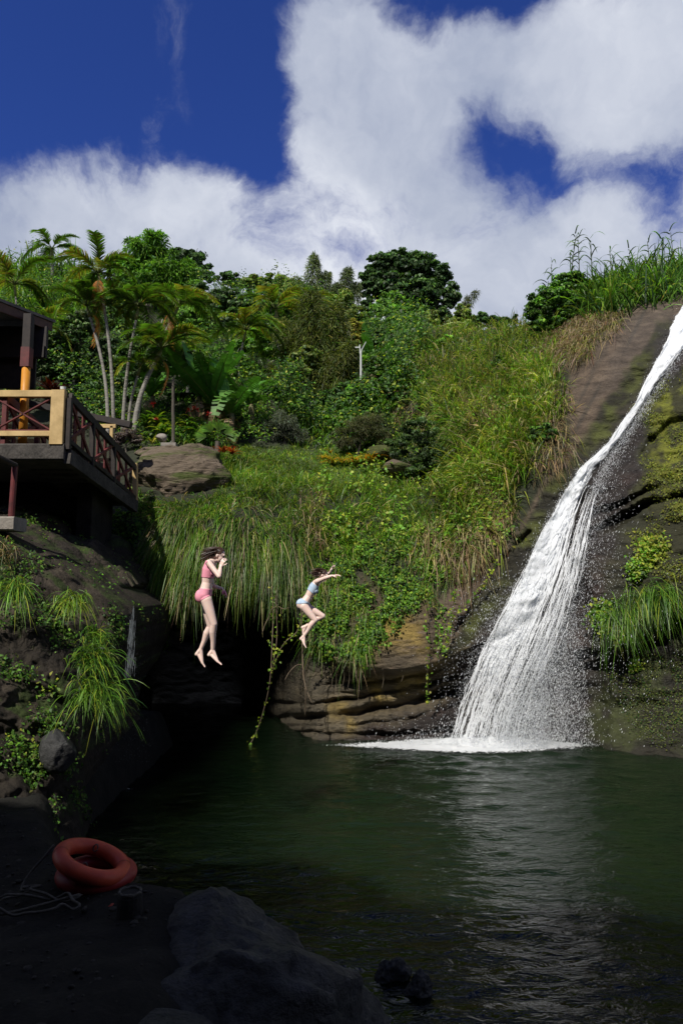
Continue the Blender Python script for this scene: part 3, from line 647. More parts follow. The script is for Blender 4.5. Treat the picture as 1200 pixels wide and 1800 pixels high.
def bankveg():
    p, nn = bank_scatter(60000); k = fbm(p * 1.7, 3) > .02 + .25 * rng.uniform(size=len(p)); p, nn = p[k], nn[k]; m = len(p)
    V, F, C = leaves(p + nn * .03, nn + rng.normal(size=(m, 3)) * .5 + np.array([0, -.3, .3]), rng.uniform(.025, .075, m), pal(m, [G_MID, G_DK, G_BR, G_OL], [.35, .3, .15, .2]), .6)
    mk('bank_plants', V, F, LEAF, col=C, label='small ferns and moss covering the left rock bank', cat='moss', kind='stuff')
bankveg()
creeper('moss_tufts', 'low moss and tiny leaves on the lower right rock', 'moss', 9000, (1030, 1260, 1140, 1320), [(1060,1180),(1120,1150),(1260,1090),(1260,1320),(1180,1300),(1100,1290)],
        [G_OL, [.06, .075, .02], G_DK], [.4, .4, .2], (.02, .05), lift=.02, clump=30)
creeper('face_moss', 'yellow green moss cushions on the right rock face', 'moss', 20000, (1090, 1260, 640, 1080), MOSSR, [[.14, .155, .018], [.10, .12, .016], G_OL], [.4, .35, .25], (.025, .06), lift=.02, clump=36, wob=35)
creeper('brow_creeper', 'bright creeper sprinkled through the grass of the slope', 'creeper', 4500, (560, 900, 720, 960), None, [G_BR, G_YL], [.6, .4], (.06, .13), lift=.35, clump=50)

# ================================================================== the waterfall
def resample(pl, n, key=1):
    pl = np.array(pl, float); s = np.r_[0, np.cumsum(np.hypot(*np.diff(pl, axis=0).T))]; t = np.linspace(0, s[-1], n)
    return np.stack([np.interp(t, s, pl[:, 0]), np.interp(t, s, pl[:, 1])], -1)
FL = resample(FALL_L, 200); FR = resample(FALL_R, 200)
def fallpt(u, v, off=.12):
    """u across 0..1, v along 0..1"""
    i = np.clip(v, 0, 1) * 199; xl = np.interp(i, np.arange(200), FL[:, 0]); yl = np.interp(i, np.arange(200), FL[:, 1])
    xr = np.interp(i, np.arange(200), FR[:, 0]); yr = np.interp(i, np.arange(200), FR[:, 1])
    px = xl + (xr - xl) * u; py = yl + (yr - yl) * u
    d = HD(px, py) - .05
    dl = .35 * np.exp(-0.2)
    top = d + dl * 1.0
    # free fall after the lip near py 1100: keep the throw of the sheet
    z0 = 15.5
    t = sstep(1060, 1180, py)
    land = 3.5 / np.tan(np.arctan((1312 - 900) / 1200) - PITCH)
    dl2 = HD(px, np.minimum(py, 1090)) - .1
    ff = dl2 + (land - .15 - dl2) * np.clip((py - 1090) / 222, 0, 1) ** .8
    d = top * (1 - t) + ff * t
    d = np.minimum(d, hill_depth(px, py) - .05) if 1 else d
    return W(px, py, d - off), py
m, nt, out = newmat('white_water'); L = nt.links.new
a = N(nt, 'ShaderNodeAttribute', attribute_name='Col'); sp = N(nt, 'ShaderNodeSeparateColor'); L(a.outputs['Color'], sp.inputs[0])
cb = N(nt, 'ShaderNodeCombineXYZ'); L(mth(nt, 'MULTIPLY', sp.outputs[0], 15.0), cb.inputs[0]); L(mth(nt, 'MULTIPLY', sp.outputs[1], 34.0), cb.inputs[1])
oi = N(nt, 'ShaderNodeObjectInfo'); L(mth(nt, 'MULTIPLY', oi.outputs['Random'], 50.0), cb.inputs[2])
w1 = N(nt, 'ShaderNodeTexNoise', inp={2: 1.0, 3: 7.0, 4: .72, 8: 1.2}); L(cb.outputs[0], w1.inputs[0])
ed = mth(nt, 'MINIMUM', sp.outputs[2], 1.0)
al = mth(nt, 'ADD', w1.outputs['Fac'], mth(nt, 'MULTIPLY', mth(nt, 'SUBTRACT', ed, .5), .62))
am = N(nt, 'ShaderNodeMapRange', inp={1: .50, 2: .58}); L(al, am.inputs[0])
df = N(nt, 'ShaderNodeBsdfDiffuse'); 
w2 = N(nt, 'ShaderNodeMapRange', inp={1: .3, 2: .7}); L(w1.outputs['Fac'], w2.inputs[0]); L(mixc(nt, w2.outputs[0], (.78, .82, .86), (.93, .94, .95)), df.inputs[0])
bp = N(nt, 'ShaderNodeBump', inp={'Strength': .45, 'Distance': .08}); L(w1.outputs['Fac'], bp.inputs['Height']); L(bp.outputs[0], df.inputs['Normal'])
tl = N(nt, 'ShaderNodeBsdfTranslucent', inp={0: (.85, .88, .9, 1)})
ms = N(nt, 'ShaderNodeMixShader', inp={0: .3}); L(df.outputs[0], ms.inputs[1]); L(tl.outputs[0], ms.inputs[2])
tp = N(nt, 'ShaderNodeBsdfTransparent'); mx = N(nt, 'ShaderNodeMixShader'); L(am.outputs[0], mx.inputs[0]); L(tp.outputs[0], mx.inputs[1]); L(ms.outputs[0], mx.inputs[2]); L(mx.outputs[0], out.inputs[0])
WHITE = m
m, nt, out = newmat('spray_white'); df = N(nt, 'ShaderNodeBsdfDiffuse', inp={0: (.88, .9, .92, 1)}); tl = N(nt, 'ShaderNodeBsdfTranslucent', inp={0: (.85, .88, .9, 1)})
ms = N(nt, 'ShaderNodeMixShader', inp={0: .35}); nt.links.new(df.outputs[0], ms.inputs[1]); nt.links.new(tl.outputs[0], ms.inputs[2]); nt.links.new(ms.outputs[0], out.inputs[0]); SPRAY = m
falls = thing('waterfall', 'white waterfall sliding down the rock face into the pool', 'waterfall', WV(860, 1312, 15.2))
fo = np.array(falls.location)
def fsheet(off, wid, seed, dens):
    u = np.linspace(-.08, 1.12, 46); v = np.linspace(0, 1, 320); U, V2 = np.meshgrid(u, v)
    U2 = U + .035 * fbm(np.stack([U * 3, V2 * 30, 0 * U + seed], -1), 3)
    P, py = fallpt(U2, V2, off)
    P = P + .13 * fbm(np.stack([U * 5, V2 * 26, 0 * U + seed], -1), 4)[..., None] * np.array([.4, -1, .2])
    edge = np.minimum(sstep(-.08, .12, U), sstep(np.interp(py, [500, 850, 1312], [1.1, .85, 1.05]), np.interp(py, [500, 850, 1312], [.5, .1, .30]), U) ** .9)
    op = edge * dens; op = op * np.interp(py, [500, 700, 1000, 1120, 1220, 1312], [1.1, 1.1, 1.05, .85, .50, .36])
    op = op * (1 - .5 * sstep(.3, 1.0, U) * sstep(900, 1100, py))
    C = np.stack([U * np.interp(py, [500, 800, 1300], [.6, .6, 1.7]), V2, op], -1)
    nr, nc = U.shape; idx = np.arange(nr * nc).reshape(nr, nc); F = np.stack([idx[:-1, :-1], idx[1:, :-1], idx[1:, 1:], idx[:-1, 1:]], -1).reshape(-1, 4)
    mk('water_sheet', P, F, WHITE, falls, col=C.reshape(-1, 3), smooth=True, loc=fo).location = (0, 0, 0)
for o_, s_, dn in ((.02, 1.3, 1.0), (.10, 7.7, .86), (.20, 14.1, .70)): fsheet(o_, 1, s_, dn)
def strands():
    n = 420; L_ = []; K = 16
    u0 = np.clip(rng.beta(1.3, 2.0, n), 0, 1) * 1.1 - .03; v0 = rng.uniform(.45, .93, n); ln = rng.uniform(.05, .2, n)
    V = np.zeros((n, K + 1, 2, 3)); ph = rng.uniform(0, 100, n)
    for i in range(K + 1):
        t = i / K; v = np.clip(v0 + ln * t, 0, .995)
        uu = u0 + .035 * fbm(np.stack([ph, v * 26, 0 * v], -1), 2) + .012 * fbm(np.stack([ph, v * 90, 0 * v], -1), 1)
        P, py = fallpt(uu, v, rng.uniform(.1, .16) if 0 else .16)
        w = .011 * (.35 + np.abs(fbm(np.stack([ph + 9, v * 70, 0 * v], -1), 2)) * 2.2) * math.sin(math.pi * min(1, max(0.02, t))) ** .5
        V[:, i, 0] = P - np.array([1, 0, .2]) * w[:, None]; V[:, i, 1] = P + np.array([1, 0, .2]) * w[:, None]
    base = (np.arange(n) * (K + 1) * 2)[:, None]; ii = np.arange(K)[None] * 2
    F = np.stack([base + ii, base + ii + 1, base + ii + 3, base + ii + 2], -1).reshape(-1, 4)
    mk('water_strands', V.reshape(-1, 3), F, SPRAY, falls, loc=fo).location = (0, 0, 0)
strands()
OCT = np.array([[1,0,0],[-1,0,0],[0,1,0],[0,-1,0],[1.1,0,3.6],[-1.1,0,-3.6]], float)
OCF = np.array([[0,2,4],[2,1,4],[1,3,4],[3,0,4],[2,0,5],[1,2,5],[3,1,5],[0,3,5]])
def droplets(P, r):
    V = P[:, None] + OCT[None] * r[:, None, None]; F = (np.arange(len(P)) * 6)[:, None, None] + OCF[None]
    return V.reshape(-1, 3), F.reshape(-1, 3)
def spray():
    Ps = []
    n = 17000; v = rng.beta(2.2, 1.2, n); u = 1 + rng.exponential(.35, n) * (.25 + v); P, py = fallpt(u - .35, v, 0); P[:, 1] -= rng.uniform(.05, .5, n); Ps.append(P + rng.normal(size=P.shape) * .04)
    n = 3000; v = rng.beta(2, 1.2, n); u = -rng.exponential(.07, n) + .03; P, py = fallpt(u, v, 0); P[:, 1] -= rng.uniform(.05, .3, n); Ps.append(P + rng.normal(size=P.shape) * .035)
    n = 22000; px = rng.normal(930, 58, n); py = rng.uniform(1000, 1312, n); py = 1312 - (1312 - py) * rng.uniform(.1, 1, n) ** .6
    k = px < 1000 + (py - 1000) * .15; px, py = px[k], py[k]; Ps.append(W(px, py, rng.uniform(14.6, 15.3, len(px))))
    n = 6000; px = rng.normal(850, 75, n); py = 1312 - rng.exponential(10, n); Ps.append(W(px, py, rng.uniform(14.9, 15.5, n)))
    P = np.concatenate(Ps); P = P[P[:, 2] > .02]
    V, F = droplets(P, rng.uniform(.0018, .0048, len(P)) * (1 + (rng.uniform(size=len(P)) < .10) * .9))
    mk('spray', V, F, SPRAY, falls, loc=fo, kind='stuff').location = (0, 0, 0)
spray()
def foam():
    x = np.linspace(-1.2, 7.2, 300); y = np.linspace(13.6, 16.0, 110); X, Y = np.meshgrid(x, y)
    cx, cy = 3.1, 15.2
    dx = X - cx; dx = np.where(dx < 0, dx / 4.4, dx / 3.0); r = np.sqrt(dx ** 2 + ((Y - cy - .05 * X * 0) / np.interp(X, [-.9, .5, 2.2, 3.4, 7], [.35, .5, .95, .95, .3])) ** 2)
    op = sstep(1.15, .1, r) * 1.35
    Z = .085 + .17 * np.exp(-((X - cx) / 1.1) ** 2 - ((Y - cy) / .35) ** 2) * (1 + fbm(np.stack([X * 5, Y * 5, 0 * X], -1), 4)) + .03 * fbm(np.stack([X * 4, Y * 6, 0 * X], -1), 4) * sstep(1, .3, r)
    C = np.stack([X * .75, Y * .28, op], -1); nr, nc = X.shape; idx = np.arange(nr * nc).reshape(nr, nc); F = np.stack([idx[:-1, :-1], idx[:-1, 1:], idx[1:, 1:], idx[1:, :-1]], -1).reshape(-1, 4)
    mk('foam', np.stack([X, Y, Z], -1), F, WHITE, falls, col=C.reshape(-1, 3), smooth=True, loc=fo).location = (0, 0, 0)
foam()
# soft mist drifting off the fall
m, nt, out = newmat('mist'); L = nt.links.new
a = N(nt, 'ShaderNodeAttribute', attribute_name='Col'); sp = N(nt, 'ShaderNodeSeparateColor'); L(a.outputs['Color'], sp.inputs[0])
g = N(nt, 'ShaderNodeNewGeometry'); n_ = N(nt, 'ShaderNodeTexNoise', inp={2: 1.6, 3: 5.0, 4: .6}); mp = N(nt, 'ShaderNodeMapping'); L(g.outputs['Position'], mp.inputs[0]); mp.inputs['Scale'].default_value = (2.2, 2, .7); L(mp.outputs[0], n_.inputs[0])
mr_ = N(nt, 'ShaderNodeMapRange', inp={1: .38, 2: .7}); L(n_.outputs['Fac'], mr_.inputs[0])
tl = N(nt, 'ShaderNodeBsdfTranslucent', inp={0: (.85, .88, .92, 1)}); df = N(nt, 'ShaderNodeBsdfDiffuse', inp={0: (.85, .88, .92, 1)}); m2 = N(nt, 'ShaderNodeMixShader', inp={0: .5}); L(tl.outputs[0], m2.inputs[1]); L(df.outputs[0], m2.inputs[2])
tp = N(nt, 'ShaderNodeBsdfTransparent'); mx = N(nt, 'ShaderNodeMixShader'); L(mth(nt, 'MULTIPLY', sp.outputs[2], mth(nt, 'MULTIPLY', mr_.outputs[0], .28)), mx.inputs[0]); L(tp.outputs[0], mx.inputs[1]); L(m2.outputs[0], mx.inputs[2]); L(mx.outputs[0], out.inputs[0]); MIST = m
for dd_ in (14.75, 15.0):
    x_ = np.linspace(770, 1060, 60); y_ = np.linspace(1010, 1316, 60); X_, Y_ = np.meshgrid(x_, y_); P_ = W(X_, Y_, dd_ + .1 * np.sin(X_ / 40)); P_[..., 2] = np.maximum(P_[..., 2], .02)
    cxm = np.interp(Y_, [1010, 1316], [985, 930]); o_ = np.exp(-((X_ - cxm) / np.interp(Y_, [1010, 1316], [22, 62])) ** 2) * sstep(1010, 1120, Y_) + .9 * np.exp(-((Y_ - 1312) / 16) ** 2) * np.exp(-((X_ - 870) / 75) ** 2)
    o_ = o_ * sstep(770, 800, X_) * sstep(1060, 1030, X_)
    nr, nc = X_.shape; idx = np.arange(nr * nc).reshape(nr, nc); F = np.stack([idx[:-1, :-1], idx[1:, :-1], idx[1:, 1:], idx[:-1, 1:]], -1).reshape(-1, 4)
    mk('mist', P_, F, MIST, falls, col=np.stack([0 * o_, 0 * o_, o_], -1).reshape(-1, 3), smooth=True, loc=fo).location = (0, 0, 0)
TRICK = plain('dim_water', (.13, .145, .16), .3, c2=(.06, .07, .08))
# little side stream off the left ledge
sf = thing('side_stream', 'thin trickle of water falling off the shaded left ledge', 'small waterfall', WV(225, 1200, 12.6)); so_ = np.array(sf.location)
def sidefall():
    n = 46; K = 8; px0 = rng.normal(236, 1.8, n); v0 = rng.uniform(0, .6, n); V = np.zeros((n, K + 1, 2, 3))
    for i in range(K + 1):
        v = v0 + .25 * i / K; px = px0 - 12 * v + 8 * (px0 - 236) / 6 * v; py = 1062 + 170 * v
        P = W(px + .5 * np.sin(v * 30 + px0), py, 12.35 - .2 * v); w = .003 * (1 + np.sin(v * 60 + px0 * 3) * .6)
        V[:, i, 0] = P - np.array([1, 0, 0]) * w[:, None]; V[:, i, 1] = P + np.array([1, 0, 0]) * w[:, None]
    base = (np.arange(n) * (K + 1) * 2)[:, None]; ii = np.arange(K)[None] * 2
    F = np.stack([base + ii, base + ii + 1, base + ii + 3, base + ii + 2], -1).reshape(-1, 4)
    mk('water_strands', V.reshape(-1, 3), F, TRICK, sf, loc=so_).location = (0, 0, 0)
    n = 500; py = rng.uniform(1070, 1340, n); P = W(rng.normal(232, 4 + (py - 1060) * .05), py, rng.uniform(12.0, 12.5, n)); P = P[P[:, 2] > .02]; V, F = droplets(P, rng.uniform(.003, .006, len(P)))
    V, F = droplets(P, rng.uniform(.0015, .003, len(P))); mk('spray', V, F, TRICK, sf, loc=so_, kind='stuff').location = (0, 0, 0)
    X, Y = np.meshgrid(np.linspace(-4.6, -3.0, 60), np.linspace(11.6, 12.6, 30)); r = np.hypot((X + 3.8) / .8, (Y - 12.1) / .35); op = sstep(1, .2, r) * .42
    C = np.stack([X * .5, Y * .15, op], -1); nr, nc = X.shape; idx = np.arange(nr * nc).reshape(nr, nc); F = np.stack([idx[:-1, :-1], idx[:-1, 1:], idx[1:, 1:], idx[1:, :-1]], -1).reshape(-1, 4)
    mk('foam', np.stack([X, Y, .045 + .02 * fbm(np.stack([X * 9, Y * 9, 0 * X], -1), 3)], -1), F, WHITE, sf, col=C.reshape(-1, 3), smooth=True, loc=so_).location = (0, 0, 0)
sidefall()

creeper('garden_undergrowth', 'low green plants between the palms and the banana stems', 'undergrowth', 16000, (190, 500, 660, 790), [(200,690),(470,700),(480,790),(400,785),(200,770)], [G_MID, G_BR, G_DK, G_YL], [.35, .25, .3, .1], (.06, .16), lift=.25, clump=40, asp=.45, mound=.5)
grass('brow_grass', 'thick green grass between the large rock and the hanging grass', 'grass', 7000, (228, 430, 860, 915), [(236,872),(300,882),(395,862),(420,880),(400,905),(240,905)], [G_BR, G_MID, G_YL, STRAW], [.45, .25, .2, .1], (.2, .5), (.014, .026), (.4, 1.2), .8, .6)
def pebbles():
    n = 2600; X = rng.uniform(-3.6, 1.2, n); Y = rng.uniform(3.2, 8.6, n); k = pmask(X, Y, POOL, .5) < .35 + .3 * rng.uniform(size=n); X, Y = X[k], Y[k]
    gi = np.clip(np.searchsorted(gx, X), 0, len(gx) - 1); gj = np.clip(np.searchsorted(gy, Y), 0, len(gy) - 1); Z = GZ[gj, gi]
    r = rng.uniform(.006, .018, len(X)) * (1 + 1.2 * (rng.uniform(size=len(X)) < .06)); P = np.stack([X, Y, Z], -1)
    bm = bmesh.new(); bmesh.ops.create_icosphere(bm, subdivisions=2, radius=1); v0 = np.array([v.co[:] for v in bm.verts]); f0 = np.array([[v.index for v in f.verts] for f in bm.faces]); bm.free()
    sc = rng.uniform(.6, 1.3, (len(X), 1, 3)) * np.array([1, 1, .6]); V = v0[None] * sc * r[:, None, None]; V = V * (1 + .25 * fbm(V / r[:, None, None] * 1.1 + np.arange(len(X))[:, None, None], 2))[..., None] + P[:, None]
    F = (np.arange(len(X)) * len(v0))[:, None, None] + f0[None]
    mk('pebbles', V.reshape(-1, 3), F.reshape(-1, 3), rockmat('pebble', (.015, .015, .014), (.05, .048, .043), .8, 6, .3), smooth=True, label='loose dark pebbles scattered over the shaded bank', cat='pebbles', kind='stuff')
pebbles()

grass('bank_grass', 'loose grass growing through the creeper on the bank', 'grass', 9000, (530, 880, 930, 1180), [(540,1040),(600,950),(690,930),(860,945),(850,980),(780,1035),(740,1060),(690,1070),(640,1150),(560,1165)],
      [G_BR, G_YL, G_MID, STRAW], [.38, .2, .28, .14], (.2, .6), (.008, .022), (.6, 1.5), .6, .7, clump=35)

# ================================================================== trees and plants
BARK = rockmat('bark', (.06, .05, .04), (.14, .125, .10), .9, 5.0, .8, spec=.2, stretch=(1, 1, .3))
PBARK = rockmat('palm_bark', (.14, .13, .11), (.36, .34, .30), .85, 4.0, .4, spec=.2, stretch=(.4, .4, 3.5))
DARKBARK = rockmat('dark_bark', (.03, .025, .02), (.08, .065, .05), .9, 5.0, .8, spec=.2)
REDLEAF = leafmat('red_leaf', .3, .45, 1.0)

def crown_mesh(blobs, n, size, cols, probs, asp=.5, up=.35, tone=.35, style='leaf', inner=.25):
    """blobs: (centre, radii) ; leaves clumped on the shells of sub clumps"""
    Ps, Ns, Cs = [], [], []
    tot = sum(b[1][0] * b[1][2] for b in blobs)
    for c, r in blobs:
        c = np.array(c); r = np.array(r); nb = max(30, int(n * r[0] * r[2] / tot))
        ns = max(8, int(nb / 90)); dirs = rng.normal(size=(ns, 3)); dirs /= np.linalg.norm(dirs, axis=1, keepdims=True)
        sc = c + dirs * r * rng.uniform(.35, 1.08, (ns, 1)); sr = r.mean() * rng.uniform(.12, .34, ns)
        k = rng.integers(0, ns, nb); q = rng.normal(size=(nb, 3)); q /= np.linalg.norm(q, axis=1, keepdims=True)
        q[:, 2] = np.where(rng.uniform(size=nb) < .6, np.abs(q[:, 2]), q[:, 2])
        P = sc[k] + q * sr[k][:, None] * rng.uniform(.4, 1.2, (nb, 1)) * np.array([1.25, 1.25, .75])
        tonek = (1 + tone * rng.normal(size=ns)).clip(.45, 1.7)
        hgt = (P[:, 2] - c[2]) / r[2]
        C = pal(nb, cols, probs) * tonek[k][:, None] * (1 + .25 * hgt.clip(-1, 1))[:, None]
        Ps.append(P); Ns.append(q + dirs[k] * .4 + np.array([0, 0, up]) + rng.normal(size=(nb, 3)) * .45); Cs.append(C)
    P = np.concatenate(Ps); Nn = np.concatenate(Ns); C = np.concatenate(Cs)
    if style == 'leaf':
        return leaves(P, Nn, size * rng.uniform(.6, 1.35, len(P)), C, asp)
    D = Nn * .6 + np.array([0, 0, -.1]); ln = size * rng.uniform(.7, 1.6, len(P))
    return blades(P, D, ln, ln * asp, C, rng.uniform(.3, 1.0, len(P)), 2)

def tree(name, label, cat, base, blobs_px, d, n, size, cols, probs, asp=.5, style='leaf', trunk=.18, bark=BARK, mat=LEAF, group=None, flat=.8, tone=.35, limbs=True, tname='trunk'):
    """base: photo coordinate of the foot; blobs_px: (px,py,rx,ry[,dd]) clumps of the crown"""
    b = WV(base[0], base[1], d); root = thing(name, label, cat, b, group=group)
    m = d / 1200.0; blobs = []
    for q in blobs_px:
        dd = q[4] if len(q) > 4 else 0
        blobs.append((W(q[0], q[1], d + dd), (q[2] * m, (q[2] + q[3]) * .5 * flat * m, q[3] * m)))
    cols = [[q * 1.3 for q in c] for c in cols]
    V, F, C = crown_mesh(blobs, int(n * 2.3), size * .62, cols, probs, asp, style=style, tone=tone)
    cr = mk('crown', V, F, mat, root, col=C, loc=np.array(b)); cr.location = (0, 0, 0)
    cx = sum(Vector(q[0]) * q[1][0] for q in blobs) / sum(q[1][0] for q in blobs) if False else Vector(np.average([q[0] for q in blobs], axis=0, weights=[q[1][0] for q in blobs]))
    parts = []
    mid = b.lerp(cx, .62)
    path = wobble(b - Vector((0, 0, .3)), mid, 6, trunk * .8, len(name) + int(base[0])); parts.append(tube(path, [trunk * (1.15 - .45 * i / 6) for i in range(7)], 9))
    if limbs:
        for i, (c, r) in enumerate(blobs[:9]):
            st = path[3 + i % 4]; pth = wobble(st, Vector(c), 5, .12 * (Vector(c) - st).length * .5, i + 3); parts.append(tube(pth, [trunk * (.5 - .08 * j) for j in range(6)], 6))
            for j in range(3):
                e = Vector(c) + Vector(tuple(rng.uniform(-.8, .8, 3) * np.array(r))); parts.append(tube(wobble(pth[3], e, 4, .1 * r[0], i * 7 + j), [trunk * (.2 - .035 * q) for q in range(5)], 5))
    V, F = join(parts); mk(tname, V, F, bark, root, smooth=True, loc=np.array(b)).location = (0, 0, 0)
    return root

DKG = [[.018, .042, .012], [.028, .06, .014], [.045, .085, .018]]; MDG = [G_MID, G_BR, G_DK]; OLG = [[.085, .115, .02], [.05, .09, .02], [.12, .13, .03]]; YLG = [G_YL, [.13, .15, .02], G_BR]
P3 = [.45, .35, .2]
# skyline and slope trees, left to right
tree('broadleaf_tree', 'rounded light green tree rising behind the palms on the skyline', 'tree', (270, 560), [(265,445,45,32),(225,470,35,30),(310,480,35,28),(270,500,60,35),(215,520,35,30),(330,520,35,25)], 36, 15000, .34, [G_BR, G_MID, [.05, .11, .03]], P3, .35, style='blade', trunk=.3, tone=.2)
tree('dark_tree', 'very dark tree crown behind the light green one on the skyline', 'tree', (340, 540), [(335,462,32,24),(355,482,20,18),(318,450,18,16)], 48, 4200, .42, DKG, P3, trunk=.3, mat=GLOSS)
tree('dark_tree', 'small dark crown peeping above the trees left of the wispy bamboo', 'tree', (400, 540), [(400,490,20,12),(420,498,18,9),(380,488,8,8)], 60, 1500, .5, DKG, P3, trunk=.25)
tree('round_tree', 'round leafy tree with deep green crown above the banana plants', 'tree', (400, 660), [(370,545,42,30),(400,530,30,25),(420,575,45,32),(375,590,35,25),(345,520,28,22)], 33, 13000, .30, DKG, [.3, .4, .3], trunk=.22, mat=GLOSS)
tree('round_tree', 'wide dense tree left of the small yellow palm', 'tree', (450, 640), [(450,545,42,30),(465,590,35,34),(430,610,30,25),(490,560,26,30)], 35, 10000, .28, [[.025, .06, .014], [.045, .09, .018], G_MID], P3, trunk=.22, mat=GLOSS)
tree('olive_tree', 'olive leaved crown on the skyline between dark crown and wispy bamboo', 'tree', (450, 560), [(445,500,30,16),(480,500,28,18),(500,515,35,25),(540,520,30,22)], 42, 6000, .36, OLG, P3, trunk=.2)
def bamboo(label, culms, d, n, cols, leaf=.3, spread=.35, base=None, name='bamboo_clump', cat='bamboo'):
    b0 = WV(*(base or culms[0][:2]), d); root = thing(name, label, cat, b0); st = []; Ps = []; Cs = []; Ds = []
    for i, (x0, y0, x1, y1, w) in enumerate(culms):
        a = WV(x0, y0, d); e = WV(x1, y1, d + random.uniform(-1, 1)); mid = a.lerp(e, .6) + Vector((0, 0, .12 * (e - a).length))
        pts = [a * (1 - t) ** 2 + mid * 2 * t * (1 - t) + e * t * t for t in [k / 9 for k in range(10)]]
        st.append(tube(pts, [.045 * (1 - .085 * k) for k in range(10)], 5)); m = d / 1200
        k = int(1.9 * n * w / sum(c[4] for c in culms)); t = rng.uniform(.25, 1, k) ** .8
        P = np.array([list(pts[min(9, int(q * 9))].lerp(pts[min(9, int(q * 9) + 1)], (q * 9) % 1)) for q in t])
        rad = w * m * np.sin(np.pi * np.clip(.12 + .80 * t, 0, 1)) ** .8
        # sprays: groups around the culm
        g = rng.integers(0, 60, k); gd = rng.normal(size=(60, 3)); gd /= np.linalg.norm(gd, axis=1, keepdims=True)
        P = P + gd[g] * rad[:, None] * rng.uniform(.5, 1, (60, 1))[g] + rng.normal(size=(k, 3)) * (rad * .13)[:, None]; Ps.append(P)
        Ds.append(gd[g] * .8 + rng.normal(size=(k, 3)) * .5 + np.array([0, 0, -.15])); Cs.append(pal(k, cols, [.4, .35, .25]) * (1 + .3 * rng.normal(size=(60, 1)).clip(-1.5, 2))[g])
    P = np.concatenate(Ps); V, F, C = blades(P, np.concatenate(Ds), .75 * leaf * rng.uniform(.6, 1.4, len(P)), leaf * .14, np.concatenate(Cs), rng.uniform(.2, .9, len(P)), 2)
    mk('foliage', V, F, LEAF, root, col=C, loc=np.array(b0)).location = (0, 0, 0)
    V, F = join(st); mk('culms', V, F, BARK, root, smooth=True, loc=np.array(b0)).location = (0, 0, 0); return root
bamboo('wispy pale bamboo with the tallest tip on the skyline', [(540,590,552,450,18),(545,590,575,480,16),(535,590,520,490,16),(545,590,600,500,14)], 40, 3600, [[.12,.15,.06],[.09,.12,.04],[.07,.10,.04]], .34)
bamboo('second wispy bamboo left of the big dark tree', [(600,590,612,472,14),(600,590,628,500,14),(600,590,590,500,12)], 41, 2200, [[.10,.13,.05],[.08,.11,.04],[.07,.10,.04]], .34)
bamboo('large olive green feathery bamboo filling the centre of the slope', [(552,770,545,520,42),(545,770,500,570,38),(560,770,590,540,40),(550,770,520,620,45),(560,770,615,610,40),(548,770,485,650,36),(558,770,570,640,50),(556,770,610,690,34),(550,770,505,700,30)], 27.5, 24000, [[.085,.105,.018],[.05,.08,.016],[.12,.13,.025]], .27)
bamboo('thin pale sapling leaning out beside the big dark tree', [(800,580,838,512,9),(805,580,822,520,7)], 46, 500, [[.13,.15,.08],[.1,.12,.05],[.09,.11,.05]], .3, name='thin_sapling', cat='sapling')
tree('great_tree', 'largest dark green tree with a broad clumped crown against the sky', 'tree', (735, 640),
     [(672,470,26,24),(700,462,30,22),(735,470,30,26),(772,482,22,22),(790,520,18,24),(655,500,24,26),(690,510,34,30),(740,520,34,34),(780,560,18,20),(650,545,22,20),(700,560,22,18),(735,565,30,24),(668,590,14,14)], 46, 30000, .40, DKG, [.4, .35, .25], .6, trunk=.5, mat=GLOSS, tone=.3, bark=DARKBARK)
tree('dark_tree', 'low dark far crown at the right end of the ridge line', 'tree', (870, 590), [(850,562,20,12),(880,568,22,9),(905,560,10,10),(830,570,16,12)], 62, 3000, .5, DKG, P3, trunk=.3)
tree('conical_tree', 'conical olive green tree below the right side of the dark tree', 'tree', (812, 600), [(812,545,16,14),(812,565,24,18),(808,585,28,16)], 38, 5000, .24, OLG, P3, trunk=.12)
tree('conical_tree', 'conical olive green tree below the middle of the dark tree', 'tree', (757, 610), [(757,555,14,12),(757,575,20,16),(756,595,22,16)], 38, 4200, .24, OLG, P3, trunk=.12)
tree('leafy_tree', 'mid green leafy tree below the left of the big dark tree', 'tree', (705, 640), [(695,560,28,20),(715,580,30,24),(690,600,28,22),(660,575,14,16),(735,610,28,20)], 36, 9000, .26, [G_MID, G_DK, G_BR], P3, trunk=.15)
tree('yellow_tree', 'small yellowish domed tree above the white pole', 'tree', (625, 650), [(615,580,26,18),(632,600,20,16),(605,600,16,12)], 30, 5500, .16, [[.16,.15,.02],[.12,.13,.02],[.2,.16,.03]], P3, trunk=.08)
tree('scrub_tree', 'dark leafy tree filling the slope behind the pale palm trunks', 'tree', (250, 720), [(250,640,50,30),(200,620,30,28),(300,630,34,28),(240,690,60,26),(160,640,34,30),(230,660,34,24)], 25.5, 14000, .19, [[.02,.045,.014],[.035,.07,.016],[.06,.09,.03]], P3, trunk=.14, mat=GLOSS)
tree('scrub_tree', 'loose leafy tree between the roof corner and the palms', 'tree', (120, 700), [(110,600,40,28),(150,570,34,26),(90,650,36,26),(140,650,32,26),(70,620,30,30)], 25, 11000, .19, [[.03,.065,.018],[.055,.095,.025],[.09,.12,.05]], P3, trunk=.12, mat=GLOSS)
tree('broadleaf_tree', 'bright green spreading tree on the slope behind the palm heads', 'tree', (130, 600), [(150,500,40,24),(110,510,34,24),(195,545,34,22),(60,520,30,22)], 38, 8000, .26, [G_BR, G_MID, [.06,.12,.03]], P3, trunk=.15)
